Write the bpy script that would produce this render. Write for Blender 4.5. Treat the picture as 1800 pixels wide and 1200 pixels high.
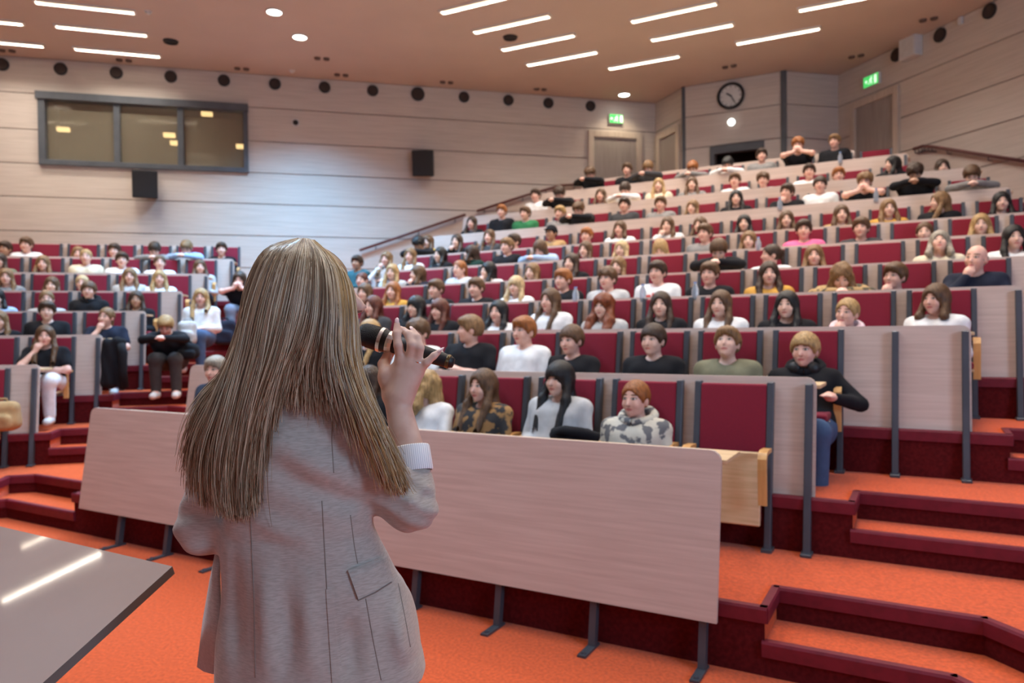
import bpy, bmesh, math, random
import numpy as np
from mathutils import Vector, Matrix, Euler

for o in list(bpy.data.objects): bpy.data.objects.remove(o)
scene = bpy.context.scene
COL = scene.collection
R = math.radians
rng = random.Random(7)

# ------------------------------------------------------------------ camera
H = 1.6
FPX = 1300.0
PITCH = math.atan(18 / FPX); ROLL = math.atan(.010)
cam_d = bpy.data.cameras.new('camera')
cam_d.sensor_width = 36; cam_d.lens = FPX / 1800 * 36
cam_d.clip_start = .05; cam_d.clip_end = 80
cam_d.dof.use_dof = True; cam_d.dof.focus_distance = 1.52; cam_d.dof.aperture_fstop = 4.2
cam = bpy.data.objects.new('camera', cam_d); COL.objects.link(cam)
_fw = Vector((0, math.cos(PITCH), -math.sin(PITCH))); _r0 = Vector((1, 0, 0)); _u0 = _r0.cross(_fw)
_rt = _r0 * math.cos(ROLL) - _u0 * math.sin(ROLL); _up = _r0 * math.sin(ROLL) + _u0 * math.cos(ROLL)
cam.matrix_world = Matrix(((_rt.x, _up.x, -_fw.x, 0), (_rt.y, _up.y, -_fw.y, 0), (_rt.z, _up.z, -_fw.z, H), (0, 0, 0, 1)))
scene.camera = cam

def ray(x, y): return _fw + _rt * ((x - 900) / FPX) + _up * ((600 - y) / FPX)
def at_y(x, y, d):
    """point seen at pixel x,y at depth d along +Y"""
    r = ray(x, y); return Vector((0, 0, H)) + r * (d / r.y)
def at_z(x, y, z):
    r = ray(x, y); return Vector((0, 0, H)) + r * ((z - H) / r.z)
def at_plane(x, y, nx, ny, c):
    r = ray(x, y); return Vector((0, 0, H)) + r * (c / (nx * r.x + ny * r.y))

# ------------------------------------------------------------------ world, exposure
world = bpy.data.worlds.new('world'); scene.world = world; world.use_nodes = True
world.node_tree.nodes['Background'].inputs[0].default_value = (.55, .68, .9, 1)
world.node_tree.nodes['Background'].inputs[1].default_value = .6
vs = scene.view_settings
vs.view_transform = 'Standard'; vs.look = 'None'; vs.gamma = 1.0; vs.use_curve_mapping = False
vs.exposure = 0.0

# cool fill lights added behind the camera, aimed at the seating and back wall
def area(name, loc, target, sx, sy, power, color):
    d = bpy.data.lights.new(name, 'AREA'); d.shape = 'RECTANGLE'; d.size = sx; d.size_y = sy
    d.energy = power; d.color = color
    o = bpy.data.objects.new(name, d); COL.objects.link(o); o.location = loc
    o.rotation_euler = (Vector(target) - Vector(loc)).to_track_quat('-Z', 'Y').to_euler()
    return o
area('window_daylight', (-3.2, -3.3, 3.4), (-3.0, 12, 3.0), 3.6, 2.6, 55, (.45, .70, 1.0))
area('window_daylight', (5.2, -3.2, 3.6), (.5, 9, 2.0), 3.6, 2.6, 520, (.45, .70, 1.0))
TUBE_P = 28.0       # watts of each tube light, shielded by its louvre to a cone
TUBE_C = (1.0, .91, .80)

# ------------------------------------------------------------------ layout
S = H / 1.55
AR = R(29.0); AL = R(14.5); A3 = R(73)
UR = Vector((math.cos(AR), -math.sin(AR), 0)); NR = Vector((math.sin(AR), math.cos(AR), 0))
UL = Vector((math.cos(AL), math.sin(AL), 0)); NL = Vector((-math.sin(AL), math.cos(AL), 0))
U3 = Vector((math.cos(A3), -math.sin(A3), 0)); N3 = Vector((math.sin(A3), math.cos(A3), 0))
TIER = [z * S for z in (0, .30, .60, .89, 1.175, 1.46, 1.755, 2.05, 2.466, 2.897, 3.352)]
DESK_H = .67 * S
CR = [None] + [c * S for c in (3.36, 4.33, 5.30, 6.27, 7.24, 8.14, 9.04, 9.94, 10.84, 11.74, 12.64)]
CL = [None, 7.36, 8.28, 9.18, 10.03, 10.87, 11.70, 12.50, 13.30]
TILT = .15
ZC = 6.154 * S
G17 = R(16.7); WR = Vector((-math.sin(G17), math.cos(G17), 0)); NW = Vector((math.cos(G17), math.sin(G17), 0))
CWB = 13.9 * S          # back wall offset along NL
PB = Vector((2.99, 15.05, 0)) * S; PC = Vector((3.31, 14.12, 0)) * S
PD = Vector((4.91, 13.30, 0)) * S; PE = Vector((5.99, 13.54, 0)) * S
PB = NL * CWB + UL * PB.dot(UL)
PF = PE - WR * 18.2
PA = NL * CWB - UL * 9.0
PG = Vector((PA.x, PF.y, 0)) + Vector((-.0, 0, 0))
# ------------------------------------------------------------------ helpers: materials
from mathutils.bvhtree import BVHTree
MATS = {}
def mat(name, col, rough=.6, var=0.0, scale=(8, 8, 8), col2=None, bump=0.0, bscale=None, spec=.5, metal=0.0, sheen=0.0, coat=0.0, detail=4, emit=None, estr=0, ramp=(.35, .65), trans=0.0, ior=1.45):
    if name in MATS: return MATS[name]
    m = bpy.data.materials.new(name); m.use_nodes = True; nt = m.node_tree; N = nt.nodes; L = nt.links
    b = N['Principled BSDF']; b.inputs['Roughness'].default_value = rough
    b.inputs['Base Color'].default_value = (*col, 1); b.inputs['Metallic'].default_value = metal
    b.inputs['Specular IOR Level'].default_value = spec
    b.inputs['Sheen Weight'].default_value = sheen; b.inputs['Coat Weight'].default_value = coat
    b.inputs['Transmission Weight'].default_value = trans; b.inputs['IOR'].default_value = ior
    if emit: b.inputs['Emission Color'].default_value = emit; b.inputs['Emission Strength'].default_value = estr
    if var or col2 or bump:
        tc = N.new('ShaderNodeTexCoord'); mp = N.new('ShaderNodeMapping'); mp.inputs['Scale'].default_value = scale
        L.new(tc.outputs['Object'], mp.inputs[0]); no = N.new('ShaderNodeTexNoise'); no.inputs['Scale'].default_value = 1
        no.inputs['Detail'].default_value = detail; L.new(mp.outputs[0], no.inputs[0])
        if var or col2:
            cr = N.new('ShaderNodeValToRGB'); c2 = col2 or tuple(max(0, c * (1 - var)) for c in col)
            c1 = col if col2 else tuple(min(1, c * (1 + var * .5)) for c in col)
            cr.color_ramp.elements[0].position = ramp[0]; cr.color_ramp.elements[1].position = ramp[1]
            cr.color_ramp.elements[0].color = (*c2, 1); cr.color_ramp.elements[1].color = (*c1, 1)
            L.new(no.outputs[0], cr.inputs[0]); L.new(cr.outputs[0], b.inputs['Base Color'])
        if bump:
            bp = N.new('ShaderNodeBump'); bp.inputs['Strength'].default_value = bump; bp.inputs['Distance'].default_value = .01
            if bscale:
                mp2 = N.new('ShaderNodeMapping'); mp2.inputs['Scale'].default_value = bscale; L.new(tc.outputs['Object'], mp2.inputs[0])
                n2 = N.new('ShaderNodeTexNoise'); n2.inputs['Scale'].default_value = 1; n2.inputs['Detail'].default_value = 3
                L.new(mp2.outputs[0], n2.inputs[0]); L.new(n2.outputs[0], bp.inputs['Height'])
            else: L.new(no.outputs[0], bp.inputs['Height'])
            L.new(bp.outputs[0], b.inputs['Normal'])
    MATS[name] = m
    return m

# ------------------------------------------------------------------ helpers: meshes
class MB:
    def __init__(s): s.v = []; s.f = []; s.m = []
    def add(s, vs, fs, mi=0):
        o = len(s.v); s.v += [tuple(p) for p in vs]; s.f += [tuple(i + o for i in f) for f in fs]; s.m += [mi] * len(fs); return s
    def box(s, x0, x1, y0, y1, z0, z1, sh=0.0, mi=0):
        """axis box; sh shears y with z (tilt)"""
        vs = [(x, y + sh * z, z) for z in (z0, z1) for y in (y0, y1) for x in (x0, x1)]
        return s.add(vs, [(0, 2, 3, 1), (4, 5, 7, 6), (0, 1, 5, 4), (2, 6, 7, 3), (0, 4, 6, 2), (1, 3, 7, 5)], mi)
    def hexa(s, p, mi=0):
        return s.add(p, [(0, 2, 3, 1), (4, 5, 7, 6), (0, 1, 5, 4), (2, 6, 7, 3), (0, 4, 6, 2), (1, 3, 7, 5)], mi)
    def prism(s, poly, z0, z1, mi=0, mside=None):
        n = len(poly); vs = [(p[0], p[1], z0) for p in poly] + [(p[0], p[1], z1) for p in poly]
        s.add(vs, [tuple(range(n - 1, -1, -1)), tuple(range(n, 2 * n))], mi)
        o = len(s.v) - 2 * n
        for i in range(n):
            j = (i + 1) % n; s.f.append((o + i, o + j, o + n + j, o + n + i)); s.m.append(mi if mside is None else mside)
        return s
    def tube(s, pts, r, seg=8, mi=0, caps=True):
        pts = [Vector(p) for p in pts]; n = len(pts); rs = r if isinstance(r, (list, tuple)) else [r] * n
        rings = []; up = None
        for i, p in enumerate(pts):
            t = (pts[min(i + 1, n - 1)] - pts[max(i - 1, 0)]).normalized()
            if up is None:
                up = Vector((0, 0, 1)) if abs(t.z) < .9 else Vector((1, 0, 0))
            x = t.cross(up); x.normalize(); up = x.cross(t); up.normalize()
            rings.append([p + (x * math.cos(k * 2 * math.pi / seg) + up * math.sin(k * 2 * math.pi / seg)) * rs[i] for k in range(seg)])
        vs = [q for rg in rings for q in rg]; fs = []
        for i in range(n - 1):
            for k in range(seg):
                k2 = (k + 1) % seg; fs.append((i * seg + k, i * seg + k2, (i + 1) * seg + k2, (i + 1) * seg + k))
        if caps: fs += [tuple(range(seg - 1, -1, -1)), tuple(range((n - 1) * seg, n * seg))]
        return s.add(vs, fs, mi)
    def lathe(s, prof, seg=24, M=None, mi=0, caps=True):
        """profile [(r,z)] about z, optionally transformed by M"""
        if prof[0][0] > .01 and prof[-1][0] > .01: prof = list(prof) + [prof[0]]; caps = False     # a ring
        vs = []; fs = []; n = len(prof)
        for r, z in prof:
            for k in range(seg):
                p = Vector((r * math.cos(k * 2 * math.pi / seg), r * math.sin(k * 2 * math.pi / seg), z)); vs.append(M @ p if M else p)
        for i in range(n - 1):
            for k in range(seg):
                k2 = (k + 1) % seg; fs.append((i * seg + k, i * seg + k2, (i + 1) * seg + k2, (i + 1) * seg + k))
        if caps: fs += [tuple(range(seg - 1, -1, -1)), tuple(range((n - 1) * seg, n * seg))]
        return s.add(vs, fs, mi)
    def mesh(s, name, mats, smooth=False, bevel=0.0, bseg=2, fixn=False):
        me = bpy.data.meshes.new(name); me.from_pydata(s.v, [], s.f)
        if not isinstance(mats, (list, tuple)): mats = [mats]
        for m in mats: me.materials.append(m)
        me.polygons.foreach_set('material_index', s.m)
        if bevel or fixn:
            bm = bmesh.new(); bm.from_mesh(me)
            if fixn: bmesh.ops.recalc_face_normals(bm, faces=bm.faces)
            if bevel:
                es = [e for e in bm.edges if len(e.link_faces) == 2 and e.calc_face_angle(0) > .6]
                bmesh.ops.bevel(bm, geom=es, offset=bevel, segments=bseg, affect='EDGES', profile=.6)
            bm.to_mesh(me); bm.free()
        if smooth:
            me.polygons.foreach_set('use_smooth', [True] * len(me.polygons))
        me.update(); return me

def obj(name, me, parent=None, loc=None, rz=None, M=None):
    o = bpy.data.objects.new(name, me); COL.objects.link(o)
    if parent is not None: o.parent = parent
    if loc is not None: o.location = loc
    if rz is not None: o.rotation_euler = (0, 0, rz)
    if M is not None: o.matrix_local = M
    return o
def tag(o, label=None, cat=None, group=None, kind=None):
    if label: o['label'] = label
    if cat: o['category'] = cat
    if group: o['group'] = group
    if kind: o['kind'] = kind
    return o
def thing(name, label, cat, loc=(0, 0, 0), rz=0, group=None):
    o = bpy.data.objects.new(name, None); COL.objects.link(o); o.empty_display_size = .1
    o.location = loc; o.rotation_euler = (0, 0, rz); return tag(o, label, cat, group)
ORD = ['first', 'second', 'third', 'fourth', 'fifth', 'sixth', 'seventh', 'eighth', 'ninth', 'tenth', 'eleventh', 'twelfth', 'thirteenth', 'fourteenth', 'fifteenth', 'sixteenth']

# ------------------------------------------------------------------ helpers: signed-distance bodies -> one continuous mesh
def f32(a): return np.asarray(a, dtype=np.float32)
def d_cone(P, a, b, ra, rb):
    a = f32(a); b = f32(b); ab = b - a; L = float(ab @ ab) + 1e-9
    q = P - a; t = np.clip((q @ ab) / L, 0, 1)
    return np.sqrt(((q - t[..., None] * ab) ** 2).sum(-1)) - (ra + (rb - ra) * t)
def d_ell(P, c, r, rot=None):
    q = P - f32(c)
    if rot is not None: q = q @ f32(rot)
    r = f32(r); k0 = np.sqrt(((q / r) ** 2).sum(-1)); k1 = np.sqrt(((q / (r * r)) ** 2).sum(-1)) + 1e-6
    return k0 * (k0 - 1) / k1
def smin(a, b, k):
    h = np.clip(.5 + .5 * (b - a) / k, 0, 1); return b + (a - b) * h - k * h * (1 - h)
def smax(a, b, k): return -smin(-a, -b, k)
def grid(lo, hi, h):
    lo = np.array(lo, float); n = [int(math.ceil((hi[i] - lo[i]) / h)) + 1 for i in range(3)]
    ax = [lo[i] + h * np.arange(n[i]) for i in range(3)]
    return np.stack(np.meshgrid(*ax, indexing='ij'), -1).astype(np.float32), lo
def surface_nets(D, lo, h, relax=0):
    """smooth iso-surface of the grid D at 0 -> verts, quads"""
    D = np.asarray(D, np.float32); ins = D < 0
    nx, ny, nz = D.shape
    c = np.zeros((nx - 1, ny - 1, nz - 1), np.int32)
    offs = [(i, j, k) for i in (0, 1) for j in (0, 1) for k in (0, 1)]
    for i, j, k in offs: c += ins[i:nx - 1 + i, j:ny - 1 + j, k:nz - 1 + k]
    act = (c > 0) & (c < 8); idx = np.argwhere(act); vid = -np.ones(act.shape, np.int64); vid[act] = np.arange(len(idx))
    acc = np.zeros((len(idx), 3)); cnt = np.zeros(len(idx))
    val = {o: D[idx[:, 0] + o[0], idx[:, 1] + o[1], idx[:, 2] + o[2]] for o in offs}
    for o in offs:
        for ax in range(3):
            if o[ax] == 0:
                o2 = list(o); o2[ax] = 1; a = val[o]; b = val[tuple(o2)]; m = (a < 0) != (b < 0)
                t = a[m] / (a[m] - b[m]); p = np.tile(np.array(o, float), (m.sum(), 1)); p[:, ax] = t
                acc[m] += p; cnt[m] += 1
    V = (idx + acc / cnt[:, None]) * h + lo
    Q = []
    for ax in range(3):
        sl = [slice(1, -1)] * 3; a1, a2 = [(1, 2), (2, 0), (0, 1)][ax]
        s0 = [slice(None)] * 3; s1 = [slice(None)] * 3; s0[ax] = slice(0, -1); s1[ax] = slice(1, None)
        A = ins[tuple(s0)]; B = ins[tuple(s1)]; e = np.argwhere(A != B)
        e = e[(e[:, a1] > 0) & (e[:, a2] > 0) & (e[:, a1] < D.shape[a1] - 1) & (e[:, a2] < D.shape[a2] - 1)]
        if len(e) == 0: continue
        sg = A[tuple(e.T)]
        def g(d1, d2):
            q = e.copy(); q[:, a1] -= d1; q[:, a2] -= d2; return vid[tuple(q.T)]
        q = np.stack([g(1, 1), g(0, 1), g(0, 0), g(1, 0)], 1); q[~sg] = q[~sg][:, ::-1]
        Q.append(q)
    Q = np.concatenate(Q); Q = Q[(Q >= 0).all(1)]
    for _ in range(relax):
        A = np.zeros_like(V); n = np.zeros(len(V))
        for i in range(4):
            for j in ((i + 1) % 4, (i + 3) % 4):
                np.add.at(A, Q[:, i], V[Q[:, j]]); np.add.at(n, Q[:, i], 1)
        V = V * .5 + .5 * A / np.maximum(n, 1)[:, None]
    return V, Q
def np_mesh(name, V, Q, mats, smooth=True, mi=None):
    me = bpy.data.meshes.new(name); me.vertices.add(len(V)); me.vertices.foreach_set('co', np.asarray(V, np.float32).ravel())
    Q = np.asarray(Q); k = Q.shape[1]; me.loops.add(len(Q) * k); me.loops.foreach_set('vertex_index', Q.ravel().astype(np.int32))
    me.polygons.add(len(Q)); me.polygons.foreach_set('loop_start', np.arange(0, len(Q) * k, k, dtype=np.int32))
    if not isinstance(mats, (list, tuple)): mats = [mats]
    for m in mats: me.materials.append(m)
    if mi is not None: me.polygons.foreach_set('material_index', np.asarray(mi, np.int32))
    me.polygons.foreach_set('use_smooth', [smooth] * len(Q)); me.update(calc_edges=True); me.validate(); return me
# ------------------------------------------------------------------ materials of the place
M_CARPET = mat('orange_carpet', (.61, .092, .020), .95, var=.22, scale=(60, 60, 60), bump=.35, bscale=(420, 420, 420), spec=.1, sheen=.15)
M_RISER = mat('maroon_carpet', (.10, .009, .010), .95, var=.25, scale=(50, 50, 50), bump=.3, bscale=(380, 380, 380), spec=.1)
M_NOSE = mat('maroon_nosing', (.15, .008, .022), .55, var=.15, scale=(20, 20, 20))
M_PANEL = mat('wall_laminate', (.60, .53, .47), .55, col2=(.50, .435, .38), scale=(1.6, 14, 46), detail=6, ramp=(.3, .7))
M_GROOVE = mat('wall_groove', (.16, .12, .10), .8, var=.1)
M_CEIL = mat('ceiling_paint', (.55, .45, .385), .85, var=.04, scale=(1.2, 1.2, 1.2))
M_DESK = mat('desk_laminate', (.60, .475, .42), .45, col2=(.50, .385, .335), scale=(2.2, 30, 52), detail=6, ramp=(.3, .7))
M_WOOD = mat('bent_beech', (.66, .36, .13), .4, col2=(.50, .25, .08), scale=(30, 30, 3), coat=.2)
M_PLY = mat('pale_beech_ply', (.66, .47, .28), .45, col2=(.56, .38, .21), scale=(4, 30, 60))
M_RED = mat('dark_red_upholstery', (.21, .012, .03), .85, var=.16, scale=(300, 300, 300), bump=.15, bscale=(700, 700, 700), sheen=.08, spec=.25)
M_METAL = mat('graphite_steel', (.075, .082, .10), .42, metal=.3, var=.1, scale=(5, 5, 5))
M_BLACK = mat('black_plastic', (.012, .012, .014), .5, var=.2, scale=(40, 40, 40))
M_FRAME = mat('grey_frame', (.075, .085, .10), .5, var=.12, scale=(6, 6, 6))
M_DOOR = mat('door_veneer', (.33, .29, .265), .5, col2=(.27, .235, .215), scale=(24, 6, 1.5))
M_CASING = mat('door_casing', (.56, .48, .40), .5, col2=(.48, .40, .33), scale=(24, 6, 2))
M_WHITE = mat('white_plastic', (.62, .62, .60), .5, var=.06, scale=(10, 10, 10))
M_RAIL = mat('red_brown_rail', (.11, .032, .030), .4, var=.2, scale=(3, 30, 30))
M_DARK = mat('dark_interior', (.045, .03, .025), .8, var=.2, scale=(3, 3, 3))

# ------------------------------------------------------------------ floor, ceiling
ROOM = [PA, PB, PC, PD, PE, PF, PG]
def poly_obj(name, poly, z0, z1, mats, mside=None):
    mb = MB(); mb.prism([(p.x, p.y) for p in poly][::-1], z0, z1, 0, mside)
    return obj(name, mb.mesh(name, mats, fixn=True))
tag(poly_obj('floor', ROOM, -.15, 0, [M_CARPET]), 'bright orange carpet of the stage floor', kind='structure')
tag(poly_obj('ceiling', ROOM, ZC, ZC + .2, [M_CEIL]), 'flat tan ceiling', kind='structure')

# ------------------------------------------------------------------ walls of long boards with dark joints
ZL = [z * S for z in (0, .44, 1.01, 1.58, 2.15, 2.72, 3.29, 3.857, 4.41, 4.97, 5.565)] + [ZC]
def wall(name, p0, p1, label, opens=(), zl=ZL):
    """boards along p0->p1 (outside of the room on the left); opens = (x0,x1,z0,z1) cut out"""
    d = p1 - p0; Lg = d.length; rz = math.atan2(d.y, d.x)
    back = MB()
    xs = [0, Lg] + [o[0] for o in opens] + [o[1] for o in opens]; zs = [0, ZC] + [o[2] for o in opens] + [o[3] for o in opens]
    xs = sorted(set(xs)); zs = sorted(set(zs))
    for i in range(len(xs) - 1):
        for k in range(len(zs) - 1):
            xm = (xs[i] + xs[i + 1]) / 2; zm = (zs[k] + zs[k + 1]) / 2
            if any(o[0] < xm < o[1] and o[2] < zm < o[3] for o in opens): continue
            back.box(xs[i], xs[i + 1], 0, .16, zs[k], zs[k + 1])
    w = obj(name, back.mesh(name, M_GROOVE), loc=p0, rz=rz); tag(w, label, kind='structure')
    for k in range(len(zl) - 1):
        z0 = zl[k] + .007; z1 = zl[k + 1] - .007; segs = [(0, Lg)]
        for o in opens:
            if o[2] < (z0 + z1) / 2 < o[3]:
                ns = []
                for s0, s1 in segs:
                    if o[0] > s0: ns.append((s0, min(s1, o[0])))
                    if o[1] < s1: ns.append((max(s0, o[1]), s1))
                segs = [q for q in ns if q[1] - q[0] > .02]
        for s0, s1 in segs:
            obj('wall_board', MB().box(s0, s1, -.018, .004, z0, z1).mesh('wall_board', M_PANEL, bevel=.004, bseg=1), w)
    return w
def vb(v): return v * S + 9.0       # back wall: photo measure -> local x
BOOTH = (vb(-4.46), vb(-1.215), ZL[8], ZL[10])
W_BACK = wall('wall_back', PA, PB, 'pale laminate back wall with a projection booth window', [BOOTH])
W_RET = wall('wall_return', PB, PC, 'short return wall beside the clock wall')
W_CLOCK = wall('wall_clock', PC, PD, 'angled pale wall carrying the round clock', [(.60, 1.42, ZL[6], 5.02)])
W_COR = wall('wall_corner', PD, PE, 'narrow laminate wall in the far right corner')
W_RIGHT = wall('wall_right', PE, PF, 'long laminate wall on the right with a handrail')
W_LEFT = wall('wall_left', PG, PA, 'laminate wall on the left, out of view')
STG = PG - PF
W_STAGE = wall('wall_stage', PF, PG, 'stage wall behind the photographer')
# dark edge strips of the clock wall
for i, (p, r) in enumerate(((PC, .035), (PD, .05))):
    t = obj('trim_%d' % (i + 1), MB().box(-r, r, -r, r, 0, ZC).mesh('corner_strip', M_FRAME, bevel=.006), loc=p, rz=-AR)
    tag(t, 'dark vertical edge strip of the clock wall', kind='structure')

# ------------------------------------------------------------------ raked tiers
def lin(nA, cA, nB, cB):
    """intersection of nA.p=cA and nB.p=cB"""
    d = nA.x * nB.y - nA.y * nB.x
    return Vector(((cA * nB.y - cB * nA.y) / d, (nA.x * cB - nB.x * cA) / d, 0))
XL = Vector((1, 0, 0)); XLC = PA.x
TRR = [None, -.835, -.54, .28, .66, .95, 1.10, 1.05, .92, .67, -.17, -.95]     # right block: right ends of the desk rows
TRL = [None, -5.84, -6.06, -6.3, -6.5, -6.7, -6.9, -7.2, -7.35, -7.3, -6.25, -5.75]
_pxL = {2: (66, 700), 3: (178, 660), 4: (255, 600), 5: (320, 540), 6: (366, 510), 7: (411, 480), 8: (421, 460)}
TLR = {k: at_plane(x, y, NL.x, NL.y, CL[k] + (.1 if k < 8 else .14)).dot(UL) for k, (x, y) in _pxL.items()}
TLR[1] = TLR[2] - .15
C3 = [None] + [2.56 + (CR[i] - CR[1]) for i in range(1, 12)]
STEP = .31; NOS = .05
crw = PE.dot(NW)
def front(i, rec):
    """front polyline of tier i; rec=recede in the aisles"""
    cr = CR[i] + NOS; c3 = C3[i] + NOS; P = []
    K = 1 if rec else 0
    if i <= 7:
        cl = CL[i] + NOS
        P.append((lin(XL, XLC, NL, cl), 1))
        P.append((NL * cl + UL * (TLR[i] + .12), 0))
        for k in range(1): P.append((NL * (cl + rec) + UL * (TLR[i] + .12), 1))
        P.append((lin(NL, cl + rec, NR, cr + rec), 1))
    else:
        P.append((lin(NL, CWB, NR, cr + rec), 1))
    P.append((NR * (cr + rec) + UR * (TRL[i] - .2), 0)); P.append((NR * cr + UR * (TRL[i] - .2), 1))
    P.append((NR * cr + UR * (TRR[i] + .2), 0)); P.append((NR * (cr + rec) + UR * (TRR[i] + .2), 1))
    b = lin(NR, cr + rec, N3, c3 + rec)
    if b.dot(NW) < crw - .1:
        P.append((b, 1)); P.append((lin(N3, c3 + rec, NW, crw), 1))
    else:
        P.append((lin(NR, cr + rec, NW, crw), 1))
    return P
def tier_mesh(poly, sides, z0, z1):
    """poly ccw or cw list, sides: 1 riser, 0 cheek (carpet)"""
    mb = MB(); n = len(poly)
    mb.add([(p.x, p.y, z0) for p in poly] + [(p.x, p.y, z1) for p in poly], [tuple(range(n, 2 * n))], 0)
    o = 0
    for i in range(n):
        j = (i + 1) % n; mb.f.append((i, j, n + j, n + i)); mb.m.append(1 if sides[i] else 0)
    mb.f.append(tuple(range(n))); mb.m.append(0)
    return mb.mesh('tier', [M_CARPET, M_RISER], fixn=True)
def nosing(parent, p, q, z):
    d = (q - p); L = d.length
    if L < .05: return
    prof = [(-.016, -.062), (.016, -.062), (.022, -.005), (.022, .012), (-.014, .012), (-.02, 0)]
    mb = MB(); n = len(prof)
    vs = [(-.012, a, b) for a, b in prof] + [(L + .012, a, b) for a, b in prof]
    mb.add(vs, [tuple(range(n)), tuple(range(2 * n - 1, n - 1, -1))] + [(i, n + i, n + (i + 1) % n, (i + 1) % n) for i in range(n)])
    obj('nosing', mb.mesh('nosing', M_NOSE, fixn=True), parent, loc=Vector((p.x, p.y, z)), rz=math.atan2(d.y, d.x))
for i in range(1, 11):
    z0, z1 = TIER[i - 1], TIER[i]; nst = 2 if i <= 7 else 3
    rec = STEP * (nst - 1)
    F0 = front(i, rec); pts = [p for p, s in F0]; sd = [s for p, s in F0]
    tail = [PE, PD, PC, PB] + ([PA] if i <= 7 else [])
    # drop wall corners that lie in front of this tier
    tail = [p for p in tail]
    poly = pts + tail; sides = sd[:-1] + [1] * (len(poly) - len(sd) + 1)
    t = obj('floor_tier', tier_mesh(poly, sides, 0 if i == 1 else z0 - .25, z1))
    tag(t, 'orange carpeted seating tier, %s level above the stage' % ORD[i - 1], kind='structure')
    for k in range(len(pts) - 1): nosing(t, pts[k], pts[k + 1], z1)
    # aisle steps between this tier and the one below
    for s in range(1, nst):
        zz = z0 + (z1 - z0) * s / nst
        Fa = front(i, STEP * (s - 1)); Fb = front(i, rec + .02)
        def aisle(a0, a1, b0, b1):
            A = [Fa[k][0] for k in range(a0, a1 + 1)]; B = [Fb[k][0] for k in range(b0, b1 + 1)]
            st = obj('aisle_step', tier_mesh(A + B[::-1], [1] * (len(A) + len(B)), z0 - .05, zz), t)
            for k in range(len(A) - 1): nosing(t, A[k], A[k + 1], zz)
        off = 0
        if i <= 7: aisle(2, 4, 2, 4); base = 8
        else: aisle(0, 1, 0, 1); base = 5
        base -= 1
        # right aisle
        na = len(Fa); nb = len(Fb)
        if na == nb: aisle(base, na - 1, base, nb - 1)
# ------------------------------------------------------------------ ceiling lights (tubes in recessed slots)
M_TUBE = mat('warm_tube', (.9, .85, .7), .4, emit=(1, .82, .54, 1), estr=1.35)
M_HOUS = mat('light_housing', (.75, .70, .62), .4, var=.05)
M_DOWN = mat('downlight_lens', (.9, .9, .9), .4, emit=(1, .97, .9, 1), estr=14)
_vis = [((-6.49, 10.21), (-5.33, 10.57)), ((-6.70, 11.01), (-5.55, 11.37)), ((-6.94, 11.88), (-5.76, 12.24)),
        ((-8.31, 10.56), (-7.15, 10.92)), ((-8.55, 11.40), (-7.38, 11.76)),
        ((-.96, 10.68), (.13, 10.12)), ((-.53, 11.39), (.58, 10.83)), ((-.11, 12.10), (1.0, 11.54)), ((.32, 12.80), (1.43, 12.24)),
        ((1.83, 11.05), (2.91, 10.47)), ((2.26, 11.76), (3.36, 11.19)), ((1.75, 13.02), (2.84, 12.46)),
        ((4.19, 10.72), (5.28, 10.16)), ((3.66, 11.94), (4.74, 11.37))]
_hid = []
for k in range(1, 10):
    for (x, y) in ((-.96, 10.68), (1.83, 11.05), (4.19, 10.72)):
        x0 = x - .43 * k * .9; y0 = y - 1.0 * k
        if 1.7 < y0: _hid.append(((x0, y0), (x0 + 1.09, y0 - .57)))
    x0 = -6.49 + .24 * k; y0 = 10.21 - 1.0 * k
    if 2.6 < y0 and k not in (2, 3): _hid.append(((x0, y0), (x0 + 1.16, y0 + .36)))
_hid += [((-8.86 / S, 8.32 / S), (-7.43 / S, 8.74 / S)), ((-9.13 / S, 9.45 / S), (-7.70 / S, 9.87 / S))]
def ceiling_light(p, q, label, group):
    p = Vector((*p, 0)) * S; q = Vector((*q, 0)) * S; d = q - p; L = d.length; c = (p + q) / 2
    t = thing('ceiling_light', label, 'ceiling light', (c.x, c.y, ZC), math.atan2(d.y, d.x), group)
    obj('housing', MB().box(-L / 2 - .03, L / 2 + .03, -.062, -.047, -.036, 0).box(-L / 2 - .03, L / 2 + .03, .047, .062, -.036, 0)
        .box(-L / 2 - .03, -L / 2, -.047, .047, -.03, 0).box(L / 2, L / 2 + .03, -.047, .047, -.03, 0).mesh('housing', M_HOUS), t)
    mb = MB(); mb.add([(-L / 2, -.046, -.005), (-L / 2, .046, -.005), (L / 2, .046, -.005), (L / 2, -.046, -.005)], [(0, 1, 2, 3)])
    obj('tube', mb.mesh('tube', M_TUBE), t)
    d_ = bpy.data.lights.new('tube_beam', 'AREA'); d_.shape = 'RECTANGLE'; d_.size = L; d_.size_y = .09; d_.spread = R(128); d_.energy = TUBE_P * (1 if c.y > 7.2 else .62 if c.y > 5.2 else .21) * (2.8 if c.x > 1.2 and c.y < 7.2 else 1); d_.color = TUBE_C
    lo = bpy.data.objects.new('tube_beam', d_); COL.objects.link(lo); lo.parent = t; lo.location = (0, 0, -.008)
_lab = ['lowest of three tube lights above the left seating block at the frame top', 'middle tube light of the three at upper left', 'tube light nearest the booth window at upper left',
        'tube light cut by the left frame edge, upper one', 'tube light cut by the left frame edge, lower one',
        'tube light cut by the top edge, leftmost of the centre column', 'second tube light of the centre column', 'third tube light of the centre column, beside a dark vent', 'centre column tube light farthest from the top edge',
        'tube light right of centre touching the top edge', 'tube light right of centre, second from the top edge', 'lone tube light closest to the green exit sign', 'tube light at top right cut by the frame', 'long tube light above the wall clock']
for (p, q), l in zip(_vis, _lab): ceiling_light(p, q, l, 'ceiling tube lights')
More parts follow.
